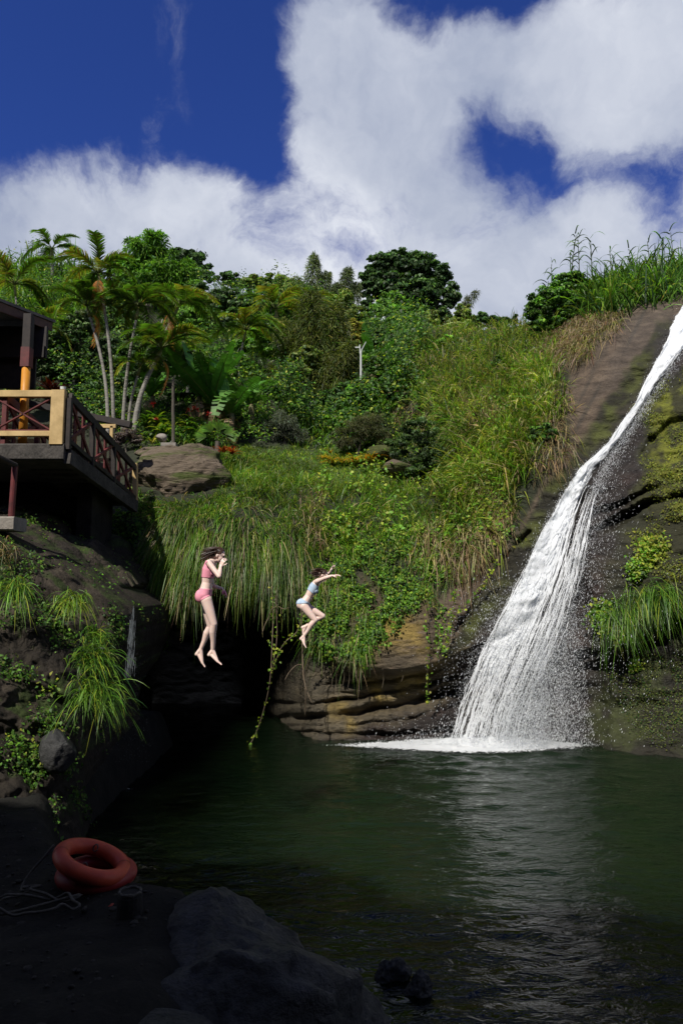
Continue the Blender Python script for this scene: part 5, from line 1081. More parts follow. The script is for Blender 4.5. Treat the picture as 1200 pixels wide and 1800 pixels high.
# ================================================================== deck, stairs and roof
CREAM = plain('cream_paint', (.62, .44, .20), .6, c2=(.42, .29, .12), scale=3, bump=.1)
ORANGE = plain('orange_paint', (.62, .27, .03), .5, c2=(.5, .2, .02), scale=4)
MAROON = plain('maroon_paint', (.16, .03, .03), .55, c2=(.07, .018, .018), scale=5)
DKWOOD = plain('dark_wood', (.035, .026, .022), .7, c2=(.015, .012, .012), scale=8)
CONC = rockmat('dark_concrete', (.03, .028, .026), (.11, .10, .09), .9, 3.0, .5, spec=.2)
LCONC = rockmat('pale_concrete', (.18, .16, .14), (.34, .31, .27), .9, 5.0, .5, spec=.2)
SHEET = plain('weathered_roof', (.12, .11, .10), .6, c2=(.05, .045, .04), scale=5)
def part(name, geo, mat, root):
    V, F = geo; return mk(name, V, F, mat, root, loc=np.array(root.location)) if False else _part(name, V, F, mat, root)
def _part(name, V, F, mat, root):
    o = mk(name, V, F, mat, root, loc=np.array(root.matrix_basis.translation)); o.location = (0, 0, 0); return o
D0 = 13.5
c0 = WV(0, 780, D0); zf = c0.z; xr = WV(112, 780, D0).x; ztop = WV(0, 687, D0).z; xl = xr - 3.6
deck = thing('viewing_deck', 'raised concrete deck with a cream railing at the left edge', 'deck', Vector((xr, D0, zf)))
part('deck_slab', beam((xl, D0 + 1.6, zf - .17), (xr + .03, D0 + 1.6, zf - .17), 3.3, .34, bev=.03), CONC, deck)
rl = thing('frame', None, None); bpy.data.objects.remove(rl)
fr = part('railing_frame', join([beam((xl, D0, ztop - .07), (xr - .26, D0, ztop - .07), .12, .14), beam((xl, D0, zf + .20), (xr - .27, D0, zf + .20), .11, .11)]), CREAM, deck)
part('corner_post', beam((xr - .13, D0, zf - .02), (xr - .13, D0, ztop + .004), .15, .27, up=(1, 0, 0), bev=.01), CREAM, deck)
xi = xr - .27
for (a, b) in (((xi, zf + .28), (xi - 1.15, ztop - .15)), ((xi - 1.15, zf + .28), (xi, ztop - .15)), ((xi - 1.2, zf + .28), (xi - 2.35, ztop - .15)), ((xi - 2.35, zf + .28), (xi - 1.2, ztop - .15))):
    part('brace', beam((a[0], D0 + .01, a[1]), (b[0], D0 + (.01 if b[1] > a[1] else 0), b[1]), .035, .05, up=(0, -1, 0)), MAROON, deck)
part('lower_rail', beam((xl, D0 + .03, zf + .275), (xi, D0 + .03, zf + .275), .05, .04), MAROON, deck)
# railing along the back of the deck
part('back_rail', join([beam((xl, D0 + 3.1, ztop), (xr, D0 + 3.1, ztop), .08, .1), beam((xl, D0 + 3.1, zf + .25), (xr, D0 + 3.1, zf + .25), .08, .08)] + [beam((xr - .1 - .9 * k, D0 + 3.1, zf), (xr - .1 - .9 * k, D0 + 3.1, ztop), .08, .08, up=(1, 0, 0)) for k in range(4)]), CREAM, deck)
# supports and retaining wall
part('support_wall', join([beam((xr - .25, D0 + 2.6, zf - 3.4), (xr - .25, D0 + 2.6, zf - .345), 1.4, .35, up=(1, 0, 0)), beam((xl, D0 + 3.0, zf - 1.9), (xr - .5, D0 + 3.0, zf - 1.9), .3, 3.1)]), rockmat('shade_concrete', (.012, .011, .010), (.04, .037, .033), .9, 3.0, .5, spec=.1), deck)  # darker concrete, the shade under the deck put into its colour
# stairs running down and away
A = Vector((xr + .07, D0 + .05, ztop - .03)); B = WV(238, 818, 17.2); Bf = WV(238, 884, 17.2); Af = Vector((A.x, A.y, zf - .05))
st = thing('stairway', 'stairs with maroon cross braced railings running down beside the deck', 'stairs', Af)
def on(t, h=0, off=0):
    p = A.lerp(B, t); q = Af.lerp(Bf, t); r = q.lerp(p, h); return r + Vector((-off, 0, 0))
part('stringer', beam(on(0, -.18), on(1, -.10), .14, .30), CONC, st)
for k in range(11):
    p = on((k + .5) / 11, -.06); part('step', beam(p + Vector((-.09, 0, 0)), p + Vector((-1.25, 0, 0)), .36, .09), CONC, st)
for side, off in (('near', 0), ('far', 1.3)):
    rlng = part('railing', join([beam(on(0, .93, off), on(1, .93, off), .08, .17), beam(on(0, .12, off), on(1, .12, off), .07, .10)]), DKWOOD if off == 0 else MAROON, st)
    ts = [0.0, .30, .62, .98] if off == 0 else [.0, .35, .68, .98]
    for i, t in enumerate(ts):
        if off == 0 and i == 3: continue
        part('baluster_post', beam(on(t, -.05, off - .002), on(t, .9, off - .002), .10, .10, up=(1, 0, 0)), DKWOOD if off == 0 else MAROON, st)
    for t0, t1 in zip(ts[:-1], ts[1:]):
        part('cross_brace', beam(on(t0 + .02, .16, off), on(t1 - .02, .88, off), .045, .075), MAROON, st); part('cross_brace', beam(on(t0 + .02, .88, off + .012), on(t1 - .02, .16, off + .012), .045, .075), MAROON, st)
        for q in (.33, .67): tt = t0 + (t1 - t0) * q; part('board', beam(on(tt, .1, off + .04), on(tt, .9, off + .04), .035, .13, up=(1, 0, 0) if 0 else (0, 1, 0)), MAROON, st)
part('end_post', beam(on(1.0, -.04, 0), on(1.0, 1.05, 0), .12, .12, up=(1, 0, 0)), CREAM, st)
# roof pavilion
Z = 8.9
pav = thing('roofed_shelter', 'dark roofed shelter with a maroon and orange post over the deck', 'shelter', WV(35, 775, 13.75))
E = WV(92, 566, 14.45); e0 = Vector((E.x - .2, 7.6, E.z)); e1 = Vector((E.x, 14.0, E.z)); zt = E.z
tilt = .20
ru = Vector((-.566, -1, 0)).normalized(); rv = Vector((-1, .566, 0)).normalized()
def rp(a, b, dz=0):
    q = E + ru * a + rv * b; return Vector((q.x, q.y, zt + b * tilt + dz))
part('roof', (lambda V: (V, [(0, 1, 2, 3), (7, 6, 5, 4), (0, 4, 5, 1), (1, 5, 6, 2), (2, 6, 7, 3), (3, 7, 4, 0)]))([tuple(q) for q in (rp(5.5, -.05), rp(-.05, -.05), rp(-.05, 6), rp(5.5, 6), rp(5.5, -.05, .06), rp(-.05, -.05, .06), rp(-.05, 6, .06), rp(5.5, 6, .06))]), SHEET, pav)
part('fascia_board', beam(rp(5.4, 0, -.11), rp(0, 0, -.11), .04, .2), plain('brown_wood', (.12, .055, .03), .6, c2=(.06, .03, .02)), pav)
for y in (.1, 1.4, 2.7, 4.0, 5.3): part('rafter', beam(rp(y, .05, -.08), rp(y, 5.8, -.08), .07, .14), DKWOOD, pav)
pp = WV(47, 640, 13.75)
part('tie_beam', beam((pp.x + .16, 14.3, zt - .52), (pp.x - 5, 14.3, zt - .52), .10, .7), DKWOOD, pav)
part('gable_panel', beam((pp.x - .12, 14.45, zt - .85), (pp.x - 5, 14.45, zt - .85), .06, 1.3), DKWOOD, pav)
0 and part('knee_brace', beam((pp.x + .35, 14.2, zt - .15), (pp.x, 14.2, zt - 1.0), .12, .16, up=(0, 1, 0)), DKWOOD, pav)
post = part('post', tube([(pp.x, 13.75, zf), (pp.x, 13.75, WV(0, 645, 13.75).z)], .085, 16), ORANGE, pav)
for p_ in post.data.polygons: p_.use_smooth = len(p_.vertices) == 4
part('post_sleeve', beam((pp.x, 13.75, WV(0, 646, 13.75).z), (pp.x, 13.75, WV(0, 612, 13.75).z), .19, .19, up=(1, 0, 0)), MAROON, pav)
part('post_head', beam((pp.x, 13.76, WV(0, 612, 13.75).z + .003), (pp.x, 13.76, zt - .12), .17, .17, up=(1, 0, 0)), DKWOOD, pav)
# inner wall under the roof
wl = thing('shelter_wall', 'shaded cream wall with a dark opening behind the deck rail', 'wall', Vector((xr - 2.9, 17.2, zf)))
part('wall', join([beam((xr - 4.5, 17.2, zf + .45), (xr - 2.0, 17.2, zf + .45), .16, .9), beam((xr - 4.5, 17.2, zf + 1.5), (xr - 3.4, 17.2, zf + 1.5), .16, 1.2)]), CREAM, wl)
part('coping', beam((xr - 4.5, 17.15, zf + 2.25), (xr + .2, 17.15, zf + 1.25), .22, .16), DKWOOD, wl)
tag(mk('paper_cup', *tube([WV(113, 685, 13.5) + Vector((-.02, 0, 0)), WV(113, 685, 13.5) + Vector((-.02, 0, .055))], [.05, .06], 14), plain('white_paper', (.8, .82, .78), .5, noise=.05), label='small white cup on the cream corner post', cat='cup'))
# lower red rail with its block
lr = thing('red_handrail', 'maroon pipe handrail standing on a pale concrete block', 'handrail', WV(20, 915, 12))
part('pipe', tube([WV(20, 915, 12), WV(27, 818, 12)], .055, 12), MAROON, lr)
part('top_rail', tube([WV(28, 818, 12), WV(-60, 775, 10.8)], .05, 10), DKWOOD, lr)
blk = mk('concrete_block', *beam(WV(-30, 922, 12.05), WV(36, 922, 12.05), .5, .24, bev=.02), LCONC, label='pale concrete block under the maroon handrail', cat='block')
tag(mk('kerb_stone', *beam(WV(285, 783, 20.3), WV(311, 783, 20.3), .3, .12, bev=.02), LCONC, label='low grey kerb stone at the foot of the wooden post', cat='kerb'))
wp = mk('wooden_post', *tube(wobble(WV(305, 782, 20.5), WV(305, 664, 20.5), 6, .02, 3), [.055, .05, .05, .048, .045, .045, .04], 8), BARK, label='thin weathered wooden post right of the palms', cat='post')

def rib_roof(name, label, a, b, d, depth, rise):
    p, q = WV(*a, d), WV(*b, d); n = 26; V = []; F = []
    for i in range(n + 1):
        t = i / n; r = p.lerp(q, t); z = .03 * (i % 2); V += [(r.x, r.y, r.z + z), (r.x, r.y + depth, r.z + rise + z)]
    F = [(2 * i, 2 * i + 2, 2 * i + 3, 2 * i + 1) for i in range(n)]; root = thing(name, label, 'shed', p.lerp(q, .5) - Vector((0, 0, 1.5)))
    part('roof', (V, F), plain('grey_metal', (.22, .25, .30), .4, c2=(.15, .17, .2)), root); part('wall', beam((p.x + .2, d + 1, p.z - .8), (q.x - .2, d + 1, q.z - .8), 1.4, 1.5), CONC, root)
rib_roof('shed', 'grey metal roof glimpsed left of the palm trunks', (128, 676), (170, 676), 24.0, 2, .45)
rib_roof('shed', 'grey metal roof glimpsed behind the banana stems', (285, 692), (350, 690), 24.5, 2, .3)

# white pole
pl = thing('white_pole', 'slim white pole with two short arms in front of the bamboo', 'pole', WV(634, 666, 25.3))
WP = plain('white_paint', (.55, .56, .55), .4, noise=.06)
part('pole', tube([WV(634, 668, 25.3), WV(634, 620, 25.3)], [.042, .038], 12), WP, pl)
part('arm', tube([WV(634, 622, 25.3), WV(636, 614, 25.3), WV(643, 601, 25.3)], [.024, .02, .016], 8), WP, pl)
part('arm', tube([WV(633, 622, 25.3), WV(632, 606, 25.3)], [.03, .022], 8), WP, pl)
part('cross_piece', tube([WV(624, 611, 25.3), WV(633, 611, 25.3)], [.03, .03], 8), WP, pl)

# ================================================================== rocks
def boulder(name, label, c, sc, seed, mat, cuts=9, amp=.12, sub=5, rot=0, cat='boulder', group=None, planes=()):
    bm = bmesh.new(); bmesh.ops.create_icosphere(bm, subdivisions=sub, radius=1); V = np.array([v.co[:] for v in bm.verts]); F = [tuple(v.index for v in f.verts) for f in bm.faces]; bm.free()
    r = np.random.default_rng(seed); 
    pls = [(r.normal(size=3), r.uniform(.55, .85)) for _ in range(cuts)] + list(planes)
    for nrm, dd in pls:
        nrm = np.array(nrm, float); nrm /= np.linalg.norm(nrm); k = V @ nrm - dd; V = V - np.where(k > 0, k * .93, 0)[:, None] * nrm
    nz = fbm(V * 1.6 + seed, 5, .55); V = V * (1 + amp * nz)[:, None]; V += (np.abs(fbm(V * 4 + seed, 3))[:, None] - .3) * -.05 * V
    if sub >= 6:
        t = fbm(V * 1.9 + seed, 4) * 8; fl = np.floor(t); fr_ = t - fl; V = V * (1 + .035 * (fl + sstep(.75, 1.0, fr_)) / 1.5)[:, None]; V += -.03 * sstep(.1, .0, np.abs(fbm(V * 2.6 + 7, 3)))[:, None] * V
    V = V * np.array(sc); a = rot; V = V @ np.array([[math.cos(a), math.sin(a), 0], [-math.sin(a), math.cos(a), 0], [0, 0, 1]])
    o = mk(name, V, np.array(F), mat, smooth=True, label=label, cat=cat, group=group); o.location = tuple(c); return o
RK_D = rockmat('dark_boulder', (.012, .014, .017), (.095, .10, .105), .5, 2.4, 1.3, spec=.4)
RK_B = rockmat('brown_rock', (.09, .07, .05), (.24, .19, .14), .9, 1.3, 1.0, spec=.2, stretch=(.7, .7, 3.5), c3=(.08, .10, .03))
RK_G = rockmat('grey_rock', (.02, .021, .022), (.06, .06, .06), .75, 2.5, .6, spec=.3)
bc = WV(470, 1700, 4.75)
boulder('foreground_boulder', 'huge dark boulder in the foreground at the water edge', (bc.x - .46, 4.68, .30), (1.36, 1.0, 1.40), 4, RK_D, 2, .07, 6, cat='boulder', planes=[((.36, .05, .9), .66), ((.05, -.62, .78), .62), ((-.45, -.3, .75), .66), ((-.6, -.75, .2), .62), ((.55, -.8, .25), .66), ((-.1,-.95,.35), .6), ((-.75,-.1,.6), .66), ((-.8, -.5, .2), .72), ((.2, -1, .25), .66), ((.9, -.2, .3), .78)])
boulder('dark_slab', 'flat dark rock slab at the bottom edge left of the big boulder', WV(255, 1800, 3.95) - Vector((0, 0, .12)), (.40, .28, .12), 9, RK_D, 6, .1, 5, cat='rock')
for i, (x, y, z, s, lb) in enumerate([(692, 1715, -.02, .16, 'rough wet rock standing in the water right of the boulder'), (735, 1740, .0, .13, 'smaller wet rock beside the rough one')]):
    dd = 3.5 / math.tan(math.atan((y - 900) / 1200) - PITCH); boulder('wet_rock', lb, WV(x, y, dd) + Vector((0, 0, z)), (s, s, s * 1.05), 20 + i, RK_D, 12, .55, 5, cat='rock', group='small wet rocks at the water edge')
boulder('grey_boulder', 'smooth grey boulder set in the lower left bank', WV(103, 1318, 9.45), (.24, .22, .3), 31, RK_G, 5, .1, 5)
boulder('rock_outcrop', 'large brown weathered rock below the palms at the stair foot', WV(318, 850, 18.6), (1.36, 1.0, 1.08), 41, RK_B, 4, .2, 6, cat='rock', planes=[((0, -.8, .6), .8)])
boulder('rock_outcrop', 'flat mossy rock lying on top of the large brown one', WV(285, 796, 19.6), (.8, .5, .18), 42, RK_B, 4, .14, 5, cat='rock')
boulder('garden_stone', 'small pale stone beside the wooden post', WV(284, 770, 20.4), (.18, .15, .14), 43, LCONC, 4, .1, 4, cat='stone')
boulder('rock_outcrop', 'brown slanting rock at the right end of the lawn', WV(695, 822, 20.9), (.62, .5, .30), 44, RK_B, 5, .12, 5, rot=.4, cat='rock')
boulder('mossy_stump', 'mossy mound sloping down at the right of the lawn', WV(670, 795, 21.6), (.5, .4, .22), 45, rockmat('mossy_mound', (.04, .05, .015), (.09, .10, .03), .95, 3, .9), 3, .15, 5, cat='mound')
k = 0
for i in range(26):
    x, y = random.uniform(-2.6, .9), random.uniform(3.9, 6.6)
    if -1.6 < x < .5 and y < 5.9: continue
    if (x + 2.0) ** 2 / .8 + (y - 5.6) ** 2 / .5 < 1: continue
    k += 1
# ================================================================== life rings, rope, stub
def torus(R_, r_, rx=1, n=72, m=20, gap=None):
    V = []; F = []
    for i in range(n):
        a = 2 * math.pi * i / n
        for j in range(m):
            b = 2 * math.pi * j / m; V.append(((R_ + r_ * math.cos(b)) * math.cos(a), (R_ + r_ * math.cos(b)) * math.sin(a), r_ * math.sin(b) * rx))
    F = [(i * m + j, ((i + 1) % n) * m + j, ((i + 1) % n) * m + (j + 1) % m, i * m + (j + 1) % m) for i in range(n) for j in range(m)]
    return V, F
RING = plain('faded_orange_plastic', (.62, .09, .04), .5, c2=(.42, .06, .035), scale=5, bump=.1)
RING2 = plain('faded_red_plastic', (.36, .03, .03), .5, c2=(.24, .022, .02), scale=5, bump=.1)
ROPE = plain('old_rope', (.12, .115, .10), .9, c2=(.06, .056, .05), scale=30)
def lifering(label, c, rot, mat):
    root = thing('life_ring', label, 'life ring', c); root.rotation_euler = rot
    o = mk('ring', *torus(.27, .066, 1), mat, root, smooth=True)
    V, F = torus(.285, .0865, 1, 72, 20); 
    for k in range(2):
        a = math.pi * (.15 + k); bd = []
        seg = [(i, j) for i in range(5) for j in range(21)]
        V = [((.27 + .068 * math.cos(j / 20 * 6.2832)) * math.cos(a + (i - 2) * .012), (.27 + .068 * math.cos(j / 20 * 6.2832)) * math.sin(a + (i - 2) * .012), .068 * math.sin(j / 20 * 6.2832)) for i, j in seg]
        F = [(i * 21 + j, (i + 1) * 21 + j, (i + 1) * 21 + j + 1, i * 21 + j + 1) for i in range(4) for j in range(20)]; mk('seam_band', V, F, plain('band', (.3, .05, .03), .6), o, smooth=True)
    for k in range(2):
        a = math.pi * (.62 + k * .9); p = Vector((math.cos(a) * .20, math.sin(a) * .20, .03)); mk('rope_eye', *tube([p + Vector((.02 * math.cos(q), 0, .03 * math.sin(q))) * 1.0 for q in [i * .5 for i in range(13)]], .006, 6), ROPE, o)
    root.scale = (.94, .94, .94)
    return root
rc = WV(162, 1538, 5.75)
lifering('faded orange life ring tilted on top of the other one', (rc.x, 5.75, 1.30), (R(-4), R(20), R(-6)), RING)
lifering('red life ring lying flat under the tilted orange one', (rc.x + .02, 5.80, 1.19), (R(1), R(2), R(50)), RING2)
def ropecoil():
    b = WV(95, 1600, 5.3); root_pts = []; P = []
    gz = 1.19
    pts = [(-.02 + rc.x - .28, 5.72, 1.44), (rc.x - .36, 5.66, 1.36), (rc.x - .44, 5.6, 1.26), (rc.x - .45, 5.5, gz), (rc.x - .36, 5.45, gz + .02), (rc.x - .42, 5.4, gz), (rc.x - .5, 5.36, gz)]
    for k in range(26):
        a = 3.0 + k * .30; r = 1 + .08 * math.sin(k * 1.9); pts.append((rc.x - .25 + .33 * r * math.cos(a), 5.22 + .13 * r * math.sin(a), gz + .012 * (k % 5)))
    pts += [(rc.x + .05, 5.35, gz + .03), (rc.x - .05, 5.3, gz), (rc.x - .2, 5.36, gz + .03), (rc.x - .35, 5.42, gz + .04), (rc.x - .3, 5.5, gz + .03), (rc.x - .42, 5.48, gz + .03), (rc.x - .36, 5.42, gz + .05)]
    Q = []
    P = [Vector(p) for p in pts]
    for i in range(len(P) - 1):
        for k in range(5):
            t = k / 5; a, b_, c, e = P[max(i - 1, 0)], P[i], P[i + 1], P[min(i + 2, len(P) - 1)]; Q.append(.5 * ((2 * b_) + (c - a) * t + (2 * a - 5 * b_ + 4 * c - e) * t * t + (3 * b_ - a - 3 * c + e) * t ** 3))
    V, F = tube(Q, .010, 7); mk('rope', V, F, ROPE, smooth=True, label='loosely coiled pale rope lying beside the life rings', cat='rope')
ropecoil()
sb = WV(228, 1600, 5.15); stub = thing('mooring_stub', 'short dark concrete stub with a frayed rope loop on top', 'bollard', (sb.x, 5.15, .95))
part('stub', tube([(sb.x, 5.15, .9), (sb.x, 5.15, 1.22), (sb.x, 5.15, 1.30), (sb.x, 5.15, 1.32)], [.095, .09, .085, .06], 18), rockmat('stub_concrete', (.012, .012, .012), (.04, .038, .035), .9, 9, .8), stub)
part('rope_loop', tube([(sb.x + .075 * math.cos(i * .35), 5.15 + .075 * math.sin(i * .35), 1.325 + .006 * math.sin(i * 2)) for i in range(34)], .010, 6), ROPE, stub)
mk('orange_scrap', [(0,0,0),(.03,.005,.004),(.035,.03,.012),(.01,.035,.006),(.018,.018,.016)], [(0,1,4),(1,2,4),(2,3,4),(3,0,4)], RING, label='tiny orange plastic scrap on the ground by the life rings', cat='litter').location = (WV(190, 1597, 5.2).x, 5.2, 1.2)

# ================================================================== people
def cap_mesh(bm, a, b, ra, rb, n=20, flat=None):
    a, b = Vector(a), Vector(b); ax = (b - a); L_ = ax.length
    for c, r in ((a, ra), (b, rb)):
        bmesh.ops.create_icosphere(bm, subdivisions=3, radius=r, matrix=Matrix.Translation(c))
    if L_ > 1e-4:
        q = ax.to_track_quat('Z', 'Y').to_matrix().to_4x4()
        bmesh.ops.create_cone(bm, cap_ends=True, segments=n, radius1=ra, radius2=rb, depth=L_, matrix=Matrix.Translation((a + b) / 2) @ q)
def ell(bm, c, r, rot=None):
    m = Matrix.Translation(Vector(c)) @ (rot.to_matrix().to_4x4() if rot else Matrix()) @ Matrix.Diagonal((*r, 1)); bmesh.ops.create_icosphere(bm, subdivisions=4, radius=1, matrix=m)
SKIN, nt, out = newmat('skin'); L = nt.links.new
tc_ = N(nt, 'ShaderNodeTexCoord'); n1 = N(nt, 'ShaderNodeTexNoise', inp={2: 9.0, 3: 4.0}); L(tc_.outputs['Object'], n1.inputs[0])
cs = mixc(nt, n1.outputs['Fac'], (.80, .56, .48), (.88, .70, .62))
b = N(nt, 'ShaderNodeBsdfPrincipled', inp={'Roughness': .42, 'Subsurface Weight': .12, 'Subsurface Scale': .02, 'Specular IOR Level': .35}); L(cs, b.inputs['Base Color']); b.inputs['Subsurface Radius'].default_value = (1, .3, .15); L(b.outputs[0], out.inputs[0])
HAIR = plain('brown_hair', (.065, .030, .018), .4, c2=(.03, .015, .010), scale=30)
EYE = plain('eye_dark', (.02, .015, .012), .2); LIP = plain('lips', (.45, .14, .12), .45)

def hand(bm, w, d, palm_n, s, curl, rigid=None, spread=.22, side=1):
    """w wrist, d direction of the palm, palm_n direction the palm faces"""
    w = Vector(w); d = Vector(d).normalized(); n = Vector(palm_n); n = (n - d * n.dot(d)).normalized(); x = d.cross(n) * side
    for o in (-.026, -.008, .010, .028):
        cap_mesh(bm, w + x * o * .6 * s, w + d * .075 * s + x * o * s, .014 * s, .012 * s, 10)
    for i, (o, ln, cu) in enumerate(((-.030, .062, 1), (-.010, .074, 1), (.010, .070, 1.05), (.029, .054, 1.15))):
        p = w + d * .08 * s + x * o * s; dr = (d + x * o * spread * 18).normalized(); a = curl * cu
        for k, f in enumerate((.45, .32, .25)):
            a2 = a * (k + .35); dd = dr * math.cos(a2) + n * math.sin(a2); q = p + dd * ln * f * s; cap_mesh(bm, p, q, .0078 * s, .0070 * s, 8); p = q
    p = w + d * .022 * s - x * .028 * s + n * .006; dd = (d * .75 - x * .65 + n * .35).normalized(); q = p + dd * .038 * s; cap_mesh(bm, p, q, .012 * s, .0095 * s, 8); dd = (d * .95 - x * .15 + n * .4).normalized(); cap_mesh(bm, q, q + dd * .028 * s, .0092 * s, .008 * s, 8)
def foot(bm, ankle, heel, toe, sidev, s=1):
    a, h, t = Vector(ankle), Vector(heel), Vector(toe); sd = Vector(sidev).normalized(); f = (t - h).normalized()
    cap_mesh(bm, a, h, .031 * s, .029 * s); ball = h.lerp(t, .70)
    for o in (-.018, 0, .018):
        cap_mesh(bm, h.lerp(a, .25), ball + sd * o * s, .024 * s, .017 * s)
    cap_mesh(bm, a, ball, .030 * s, .014 * s)
    for i, o in enumerate((-.026, -.012, .002, .015, .027)):
        cap_mesh(bm, ball + sd * o * .9 * s, t.lerp(ball, .06 * i) + sd * o * s, .011 * s, (.0105 if i == 0 else .0078) * s, 8)

def person(name, label, J, P):
    root = thing(name, label, 'person', J['pelvis']); o0 = np.array(J['pelvis'])
    bm = bmesh.new(); s = P['s']
    up = (J['neck'] - J['pelvis']).normalized(); dep = Vector((0, 1, 0)); fw = up.cross(dep); fw = fw if fw.x > 0 else -fw
    # torso: paired chains give an oval section wider in Y than in profile
    prof = P['torso']   # list of (t along pelvis->neck, forward offset, profile radius, half width)
    rings = []
    for t, f, r, hw in prof: rings.append((J['pelvis'].lerp(J['chest'], t / .62) if t < .62 else J['chest'].lerp(J['neck'], (t - .62) / .38), f, r, hw))
    for (c0, f0, r0, w0), (c1, f1, r1, w1) in zip(rings[:-1], rings[1:]):
        for sgn in (-1, -.35, .35, 1):
            k = 1 - .12 * abs(sgn)
            cap_mesh(bm, c0 + fw * f0 + dep * sgn * max(w0 - r0, 0), c1 + fw * f1 + dep * sgn * max(w1 - r1, 0), r0 * k, r1 * k)
    for sgn in (-1, 1):
        c = J['chest'].lerp(J['neck'], .02) + fw * P['bust'][0] + dep * sgn * .062 * s; ell(bm, c, (P['bust'][1], .052 * s, P['bust'][1]))
        c = J['pelvis'] - fw * P['butt'][0] + dep * sgn * .062 * s - up * .02; ell(bm, c, (P['butt'][1], .078 * s, P['butt'][1] * 1.1))
    # neck and head
    hd = J['head']; hq = P['headq']; cap_mesh(bm, J['neck'] - up * .02, hd - P['headup'] * .06 * s, .050 * s, .044 * s)
    hf = P['headfw']; hu = P['headup']; M = Matrix((hf, dep, hu)).transposed().to_quaternion()
    ell(bm, hd + hu * .020 * s - hf * .012 * s, (.094 * s, .073 * s, .088 * s), M)
    ell(bm, hd + hf * .030 * s - hu * .030 * s, (.055 * s, .056 * s, .072 * s), M)
    ell(bm, hd + hf * .055 * s - hu * .092 * s, (.020 * s, .022 * s, .018 * s), M)
    cap_mesh(bm, hd + hf * .088 * s + hu * .002 * s, hd + hf * .106 * s - hu * .028 * s, .008 * s, .011 * s, 8)
    cap_mesh(bm, hd + hf * .078 * s + hu * .022 * s + dep * .03 * s, hd + hf * .078 * s + hu * .022 * s - dep * .03 * s, .012 * s, .012 * s, 8)
    for sgn in (-1, 1): ell(bm, hd + dep * sgn * .074 * s - hf * .012 * s - hu * .012 * s, (.018 * s, .010 * s, .027 * s), M)
    for sgn in (-1, 1):
        cap_mesh(bm, hd + hf * .080 * s - hu * .060 * s, hd + hf * .068 * s + dep * sgn * .018 * s - hu * .060 * s, .009 * s, .006 * s, 8)
    # shoulders, arms
    for k in ('n', 'f'):
        sh, elb, wr = J['sh_' + k], J['el_' + k], J['wr_' + k]
        cap_mesh(bm, J['neck'].lerp(sh, .25) - up * .03, sh, .045 * s, .044 * s); cap_mesh(bm, sh, sh.lerp(elb, .45), .044 * s, .038 * s); cap_mesh(bm, sh.lerp(elb, .45), elb, .038 * s, .032 * s)
        cap_mesh(bm, elb, elb.lerp(wr, .3), .032 * s, .034 * s); cap_mesh(bm, elb.lerp(wr, .3), wr, .034 * s, .022 * s); hand(bm, wr, *P['hand_' + k])
        hp, kn, an = J['hip_' + k], J['kn_' + k], J['an_' + k]
        cap_mesh(bm, hp, hp.lerp(kn, .5), .082 * s, .068 * s); cap_mesh(bm, hp.lerp(kn, .5), kn, .068 * s, .050 * s)
        back = (kn - hp).normalized() - (an - kn).normalized(); back = -fw
        cap_mesh(bm, kn, kn.lerp(an, .3) + back * .010, .049 * s, .051 * s); cap_mesh(bm, kn.lerp(an, .3) + back * .010, kn.lerp(an, .65), .051 * s, .036 * s); cap_mesh(bm, kn.lerp(an, .65), an, .036 * s, .029 * s)
        foot(bm, an, J['he_' + k], J['to_' + k], P.get('footside', dep), s)
    me = bpy.data.meshes.new('tmp'); bm.to_mesh(me); bm.free(); ob = bpy.data.objects.new('tmp', me); COL.objects.link(ob)
    r = ob.modifiers.new('r', 'REMESH'); r.mode = 'VOXEL'; r.voxel_size = .0045; r.use_smooth_shade = True
    q = ob.modifiers.new('s', 'SMOOTH'); q.factor = .6; q.iterations = 5
    dg = bpy.context.evaluated_depsgraph_get(); ev = ob.evaluated_get(dg); me2 = bpy.data.meshes.new_from_object(ev)
    n = len(me2.vertices); V = np.zeros(n * 3, np.float32); me2.vertices.foreach_get('co', V); V = V.reshape(-1, 3).astype(float)
    F = [tuple(p.vertices) for p in me2.polygons]; bpy.data.objects.remove(ob)
    body = mk('body', V, F, SKIN, root, smooth=True, loc=o0); body.location = (0, 0, 0)
    # normals for clothes
    me2.calc_loop_triangles() if False else None
    nv = np.zeros(n * 3, np.float32); me2.vertices.foreach_get('normal', nv); nv = nv.reshape(-1, 3)
    cen = np.array([V[list(f)].mean(0) for f in F])
    def proj(p): 
        v = p - o0; return v @ np.array(up), v @ np.array(fw), v @ np.array(dep)
    def dcap(p, a, b):
        a, b = np.array(a), np.array(b); ab = b - a; t = np.clip(((p - a) @ ab) / (ab @ ab), 0, 1); return np.linalg.norm(p - a - t[:, None] * ab, axis=1)
    arm = np.minimum.reduce([dcap(cen, J['sh_' + k].lerp(J['el_' + k], .12 if k == 'n' else .12), J['el_' + k]) - .050 * s for k in 'nf'] + [dcap(cen, J['el_' + k], J['wr_' + k]) - .048 * s for k in 'nf'])
    # torso frame measured along the bent spine
    def spine(p):
        a, b, c = np.array(J['pelvis']), np.array(J['chest']), np.array(J['neck']); u1 = (b - a) / np.linalg.norm(b - a); u2 = (c - b) / np.linalg.norm(c - b)
        h1 = (p - a) @ u1; h2 = (p - b) @ u2 + np.linalg.norm(b - a); return np.where(h1 < np.linalg.norm(b - a), h1, h2)
    H = spine(cen); _, FWc, DPc = proj(cen)
